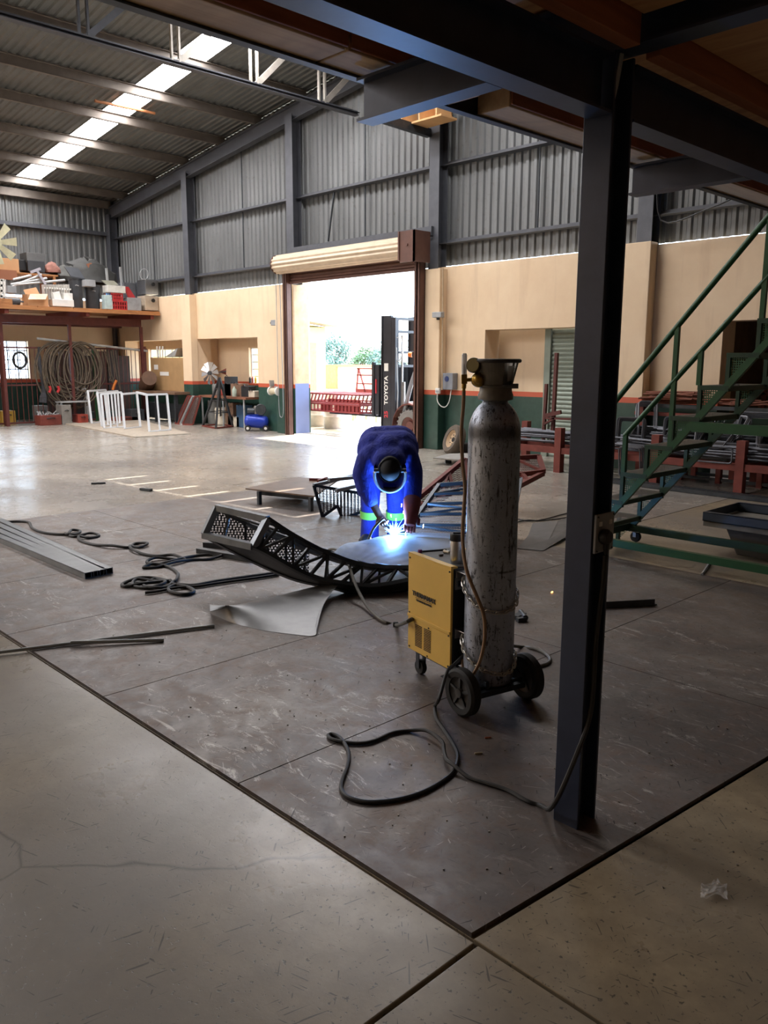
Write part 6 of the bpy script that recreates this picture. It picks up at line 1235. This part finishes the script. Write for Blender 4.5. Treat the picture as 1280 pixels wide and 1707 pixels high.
# ------------------------------------------------------------------ green mobile staircase
SY0, SY1 = 6.1, 6.78
gs = thing('mobile_staircase', 'green steel mobile staircase with mesh steps right of the navy post', 'staircase', (-3.0, 6.45, 0))
def sline(X): return .97+1.2*(X+3.08)
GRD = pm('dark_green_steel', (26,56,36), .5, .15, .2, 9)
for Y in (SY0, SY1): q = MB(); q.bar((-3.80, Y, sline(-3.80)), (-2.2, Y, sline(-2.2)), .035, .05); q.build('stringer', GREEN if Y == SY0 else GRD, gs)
for k in range(-2, 6):
    X, z = -3.51+.203*k, .73+.24*k
    if z < .2: continue
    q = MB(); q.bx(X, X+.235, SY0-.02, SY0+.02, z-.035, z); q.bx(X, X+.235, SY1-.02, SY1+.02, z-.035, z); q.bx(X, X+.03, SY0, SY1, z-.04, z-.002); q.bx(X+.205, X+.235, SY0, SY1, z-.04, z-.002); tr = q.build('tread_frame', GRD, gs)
    q = MB(); q.grid([[(X+.01, SY0, z+.001), (X+.01, SY1, z+.001)], [(X+.225, SY0, z+.001), (X+.225, SY1, z+.001)]]); q.build('tread_mesh', PERF, tr)
    for Y in (SY0, SY1):
        q = MB(); q.bar((X+.015, Y, sline(X)-.02), (X+.015, Y, z), .03); q.build('riser_post', GRD, gs)
        q = MB(); q.add([(X+.02, Y, sline(X+.02)), (X+.02, Y, z-.02), (X+.22, Y, z-.02), (X+.22, Y, sline(X+.22))], [(0,1,2,3)]); q.build('side_mesh', PERFG, gs)
dzm, dzt = .56, .96
q = MB(); q.tube([(-3.5, SY0, sline(-3.5)+dzm), (-2.15, SY0, sline(-2.15)+dzm-.09)], .02, 10); q.build('mid_rail', GREEN, gs, smooth=True)
q = MB(); q.tube([(-3.62, SY0, sline(-3.62)+dzt-.1), (-3.62, SY0, sline(-3.62)+dzt), (-2.15, SY0, sline(-2.15)+dzt-.03)], .022, 10); q.build('hand_rail', GREEN, gs, smooth=True)
for X, z0, h in ((-3.49, .73, dzm), (-3.10, .97, dzt-.02), (-2.9, 1.45, dzm-.04), (-2.47, 1.93, dzt)): q = MB(); q.bar((X, SY0, z0), (X, SY0, sline(X)+h), .034); q.build('rail_post', GREEN, gs)
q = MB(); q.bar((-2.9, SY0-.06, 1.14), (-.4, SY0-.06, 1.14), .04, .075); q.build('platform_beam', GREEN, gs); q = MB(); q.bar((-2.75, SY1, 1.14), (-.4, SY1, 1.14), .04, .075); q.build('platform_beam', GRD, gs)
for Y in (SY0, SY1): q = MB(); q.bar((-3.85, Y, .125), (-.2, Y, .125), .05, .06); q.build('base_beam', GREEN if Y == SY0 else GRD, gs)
q = MB(); q.bar((-3.8, SY0, .14), (-3.8, SY1, .14), .05, .06); q.build('base_crossbar', GRD, gs)
q = MB(); q.bar((-2.2, SY0, .12), (-2.2, SY0, 2.1), .05); q.build('platform_leg', GREEN, gs); q = MB(); q.bar((-2.2, SY1, .12), (-2.2, SY1, 2.1), .05); q.build('platform_leg', GREEN, gs)
for X, Y in ((-3.72, SY0+.05), (-3.72, SY1), (-.5, SY0), (-.5, SY1)):
    q = MB(); q.lathe([(0,-.02),(.045,-.02),(.05,0),(.045,.02),(0,.02)], 16, (X, Y, .05), (0,1,0)); cs = q.build('caster', RUBBER, gs, smooth=True); q = MB(); q.bx(X-.04,X+.04,Y-.03,Y+.03,.095,.102); q.bar((X,Y-.028,.05),(X,Y-.028,.1),.03,.004,up=(0,1,0)); q.build('caster_plate', GALVT, cs)
# concrete kerb block with a steel channel tray on it
kb = onY(1200, 962, 6.95); t = thing('concrete_trough', 'dark concrete trough behind the stair base beam at the right edge', 'trough', (-1.9, 7.15, 0)); CB = pm('old_concrete', (86,80,72), .9, 0, .2, 5, kind='pos')
q = MB(); x0 = onY(1205, 950, 6.9).x; q.prism([(x0+.08,6.95,0),(x0-.03,6.95,.22),(x0-.03,7.75,.22),(x0+.08,7.75,0)], (2.6,0,0)); q.build('body', CB, t, bevel=.01)
q = MB(); x1 = onY(1168, 926, 6.87).x; q.bx(x1, x0+2.7, 6.87, 7.8, .225, .27); q.build('cap_slab', pm('mortar_cap', (128,122,112), .9, 0, .2, 9), t)
t = thing('channel_tray', 'blue grey steel channel frame lying on the concrete trough', 'channel', (x1+1, 7.0, .27)); CHB = pm('primer_blue_grey', (66,74,86), .45, .3, .15, 8)
for Y, n_ in ((6.85, 'side_channel'), (7.55, 'side_channel')):
    q = MB(); q.bx(x1, x1+2.6, Y, Y+.006, .272, .35); q.bx(x1, x1+2.6, Y, Y+.05, .345, .35); q.bx(x1, x1+2.6, Y, Y+.05, .272, .278); q.build(n_, CHB, t)
q = MB(); q.bx(x1, x1+.006, 6.856, 7.55, .272, .35); q.build('end_channel', CHB, t)
q = MB(); q.cyl(fl(1170,958,.01), onY(1187,933,6.6), .012, 6); solo(q, 'steel_rod', GALVT, 'short rod leaning under the green base beam', 'rod')
# ------------------------------------------------------------------ steel racks along the back wall
REB = pm('rebar_steel', (92,94,100), .5, .4, .25, 14); REBR = pm('rusty_rebar', (122,72,54), .75, .2, .25, 12)
rk = thing('steel_rack', 'long red low rack loaded with bent reinforcing steel at the back wall', 'rack', (-6.2, 10.7, 0)); RY0, RY1 = 10.35, 11.15
for Y in (RY0, RY1): q = MB(); q.bx(-8.3, -2.6, Y-.04, Y+.04, .28, .37); q.build('beam', REDOX, rk)
for X in (-8.2, -7.0, -5.45, -4.3, -3.0):
    for Y in (RY0, RY1): q = MB(); q.bx(X-.055, X+.055, Y-.055, Y+.055, 0, .66); q.build('post', REDOX, rk)
    q = MB(); q.bx(X-.04, X+.04, RY0, RY1, .29, .36); q.build('cross_beam', REDOX, rk)
uk = thing('steel_shelf', 'red upper rack beam with grey plank behind the reinforcing steel', 'rack', (-5.2, 11.3, 0))
for z, m_ in ((.88, REDOX), (1.0, DARKST)): q = MB(); q.bx(-6.3, -2.6, 11.22, 11.32, z-.025, z+.025); q.build('beam', m_, uk)
for X in (-6.2, -4.5, -2.8): q = MB(); q.bx(X-.04, X+.04, 11.23, 11.31, 0, 1.0); q.build('post', REDOX, uk)
rn = random.Random(17)
def bundle(name, label, cat, X0, X1, Y, z, n, mat, spread=.12, bend=.03, r=.011, group=None):
    t = thing(name, label, cat, ((X0+X1)/2, Y, z), group=group)
    for i in range(n):
        y, zz = Y+rn.uniform(-spread, spread), z+r+rn.uniform(0, spread*1.1); q = MB(); a, b = X0+rn.uniform(-.15,.15), X1+rn.uniform(-.15,.15)
        q.tube(spline([(a, y, zz), (a*.6+b*.4, y+rn.uniform(-bend,bend), zz+rn.uniform(-bend,bend)*.4), (b, y+rn.uniform(-bend,bend), zz+rn.uniform(-.01,.03))], 3), r, 5); q.build('rod', mat, t, smooth=True)
bundle('rebar_bundle', 'straight grey bars on the rack left of the navy post', 'bars', -8.2, -6.1, 10.55, .37, 16, REB, .16, .06, .014, 'bars on the low rack')
bundle('rebar_bundle', 'straight bars at the back of the low rack', 'bars', -8.2, -5.4, 10.95, .40, 14, REB, .15, .05, .014, 'bars on the low rack')
bundle('rebar_bundle', 'straight bars under the stirrups right of the post', 'bars', -6.1, -3.2, 10.6, .37, 18, REB, .2, .06, .014, 'bars on the low rack')
bundle('rebar_bundle', 'upper layer of dark bars under the staircase', 'bars', -5.7, -2.8, 10.9, .5, 16, REB, .18, .08, .014, 'bars on the low rack')
bundle('rusty_bundle', 'stack of rusty bent strips on the upper rack', 'strips', -6.1, -5.3, 11.28, 1.03, 22, REBR, .14, .05, .014)
bundle('rusty_bundle', 'thin rusty offcuts on the rack behind the staircase steps', 'strips', -5.0, -4.5, 11.28, 1.03, 8, REBR, .08, .05, .012)
def stirrups(label, c, w_, h, n, step, lean, yaw, mat=REB):
    t = thing('stirrup_stack', label, 'stirrups', c, group='bent stirrups on the rack'); M = Matrix.Rotation(yaw, 3, 'Z')@Matrix.Rotation(lean, 3, 'X')
    for i in range(n):
        o_ = M@V((rn.uniform(-.02,.02), step*i, 0)); q = MB(); rr = .04; pts = []
        for cx, cz, a0 in ((w_/2-rr, h-rr, 0), (-w_/2+rr, h-rr, 90), (-w_/2+rr, rr, 180), (w_/2-rr, rr, 270)):
            for k in range(4): a = R(a0+30*k); pts.append(V((cx+rr*math.cos(a), 0, cz+rr*math.sin(a))))
        q.tube([V(c)+o_+M@p for p in pts], .012, 5, closed=True); q.build('stirrup', mat, t, smooth=True)
stirrups('upright row of bent stirrups right beside the navy post', (-5.95, 10.5, .52), .35, .34, 8, .03, -.25, .4)
stirrups('stack of flat stirrups between post and first stair step', (-5.75, 10.75, .56), .6, .28, 9, .028, -1.0, .2)
stirrups('row of rounded stirrups seen above the second stair step', (-5.35, 10.75, .62), .42, .26, 10, .035, -.15, .3)
stirrups('leaning stirrups hanging over the rack front near the post', (-5.75, 10.25, .06), .3, .42, 5, .035, .15, .1)
stirrups('fan of long stirrups below the stair stringers', (-4.95, 10.5, .55), .7, .3, 9, .03, -.9, -.2)
stirrups('big pile of rectangular stirrups right of the staircase', (-4.55, 10.5, .60), .75, .36, 11, .026, -1.05, .1)
stirrups('dark stirrups at the right edge of the rack', (-3.85, 10.5, .62), .6, .36, 9, .028, -.9, .35)
STB = pm('stirrup_steel', (126,128,134), .45, .5, .2, 12)
stirrups('narrow upright stirrups just right of the second stair post', (-5.15, 10.45, .56), .34, .36, 9, .032, -.2, .15, STB)
stirrups('loose tilted stirrups under the third stair step', (-4.8, 10.8, .66), .6, .32, 7, .04, -.55, -.4, STB)
stirrups('tall bent bars leaning at the back of the rack near the post', (-5.9, 10.9, .5), .25, .6, 6, .04, -.35, .6, STB)
stirrups('open rectangular stirrups on top of the right pile', (-4.2, 10.8, .72), .7, .34, 8, .03, -.7, .2, STB)
stirrups('single large stirrup drooping over the rack front at right', (-4.65, 10.27, .37), .5, .2, 1, .03, .1, .05)
# table frames behind the rack, steel on the floor in front of it
tf = thing('table_frame', 'dark red table frame standing behind the rack on white board', 'table', (-4.9, 11.2, 0))
for X in (-5.4, -4.85, -4.3, -3.6):
    for Y in (10.98, 11.4): q = MB(); q.bx(X-.035, X+.035, Y-.035, Y+.035, 0, .28); q.build('leg', REDOX, tf)
q = MB(); q.bar((-5.4,10.98,.05), (-3.6,10.98,.05), .04); q.bar((-5.4,11.4,.05), (-3.6,11.4,.05), .04); q.build('foot_rail', DARKST, tf)
q = MB(); q.bx(-5.2,-3.2,11.48,11.5,0,.3); solo(q, 'white_board', WHITE, 'white board standing on the floor behind the red table frame', 'board')
for i, y in enumerate((10.0, 9.9)): q = MB(); q.bar((-5.9,y+.02,.03), (-2.8,y-.05,.03), .07, .05); solo(q, 'steel_bar', DARKST, ('dark bar lying on the floor along the rack, nearer the rack','dark bar lying on the floor along the rack, nearer the viewer')[i], 'bar', 'bars on the floor by the rack')
# upright stand pieces before the grey shutter
sp = thing('upright_stand', 'rusty upright stand with cross arms before the grey roller shutter', 'stand', (-7.4, 10.9, 0))
for (px, y0, y1, w_) in ((928, 588, 745, .05), (911, 640, 745, .045)):
    a, b = onY(px, y0, 10.8), onY(px-8 if px > 920 else px-6, y1, 10.8); q = MB(); b.z = .36; q.bar(b, a, w_); q.build('upright', DKRED, sp)
for a, b in (((908,693),(935,687)),((910,697),(955,699)),((905,708),(925,697))): q = MB(); q.bar(onY(*a,10.72), onY(*b,10.72), .04, .06 if a[1] < 695 else .03); q.build('arm', DKRED, sp)
# things inside the far right store room
t = thing('store_shelving', 'brown store shelving with cartons inside the dark right doorway', 'shelving', (-4.2, 12.7, 0))
for z in (.5, 1.15, 1.75): q = MB(); q.bx(-5.0,-3.2,12.5,13.0,z,z+.04); q.build('shelf', REDOX, t)
for X in (-4.95,-3.25): q = MB(); q.bx(X-.03,X+.03,12.5,12.56,0,1.9); q.build('upright', REDOX, t)
for i, (x, w_, z, h, m_, l) in enumerate(((-4.6,.5,.545,.4,CARD,'tan carton low on the store shelving'),(-3.9,.5,.545,.5,CARD2,'brown carton low on the store shelving'),(-4.4,.7,1.195,.35,CARD2,'wide brown carton on the middle store shelf'))):
    q = MB(); q.bx(x-w_/2,x+w_/2,12.55,12.95,z,z+h); solo(q, 'cardboard_box', m_, l, 'box', 'cartons in the store', bevel=.006)
q = MB(); q.tube(spline([onY(1200,300,11.3)+V((-.9,0,.5)), V((-6.1,11.3,3.6)), V((-5.4,11.32,3.68)), V((-4.8,11.3,3.84)), V((-4.2,11.3,3.82))], 5), .012, 6); solo(q, 'roof_cable', BLACK, 'black cable lying along the sheeting girt at right', 'cable')
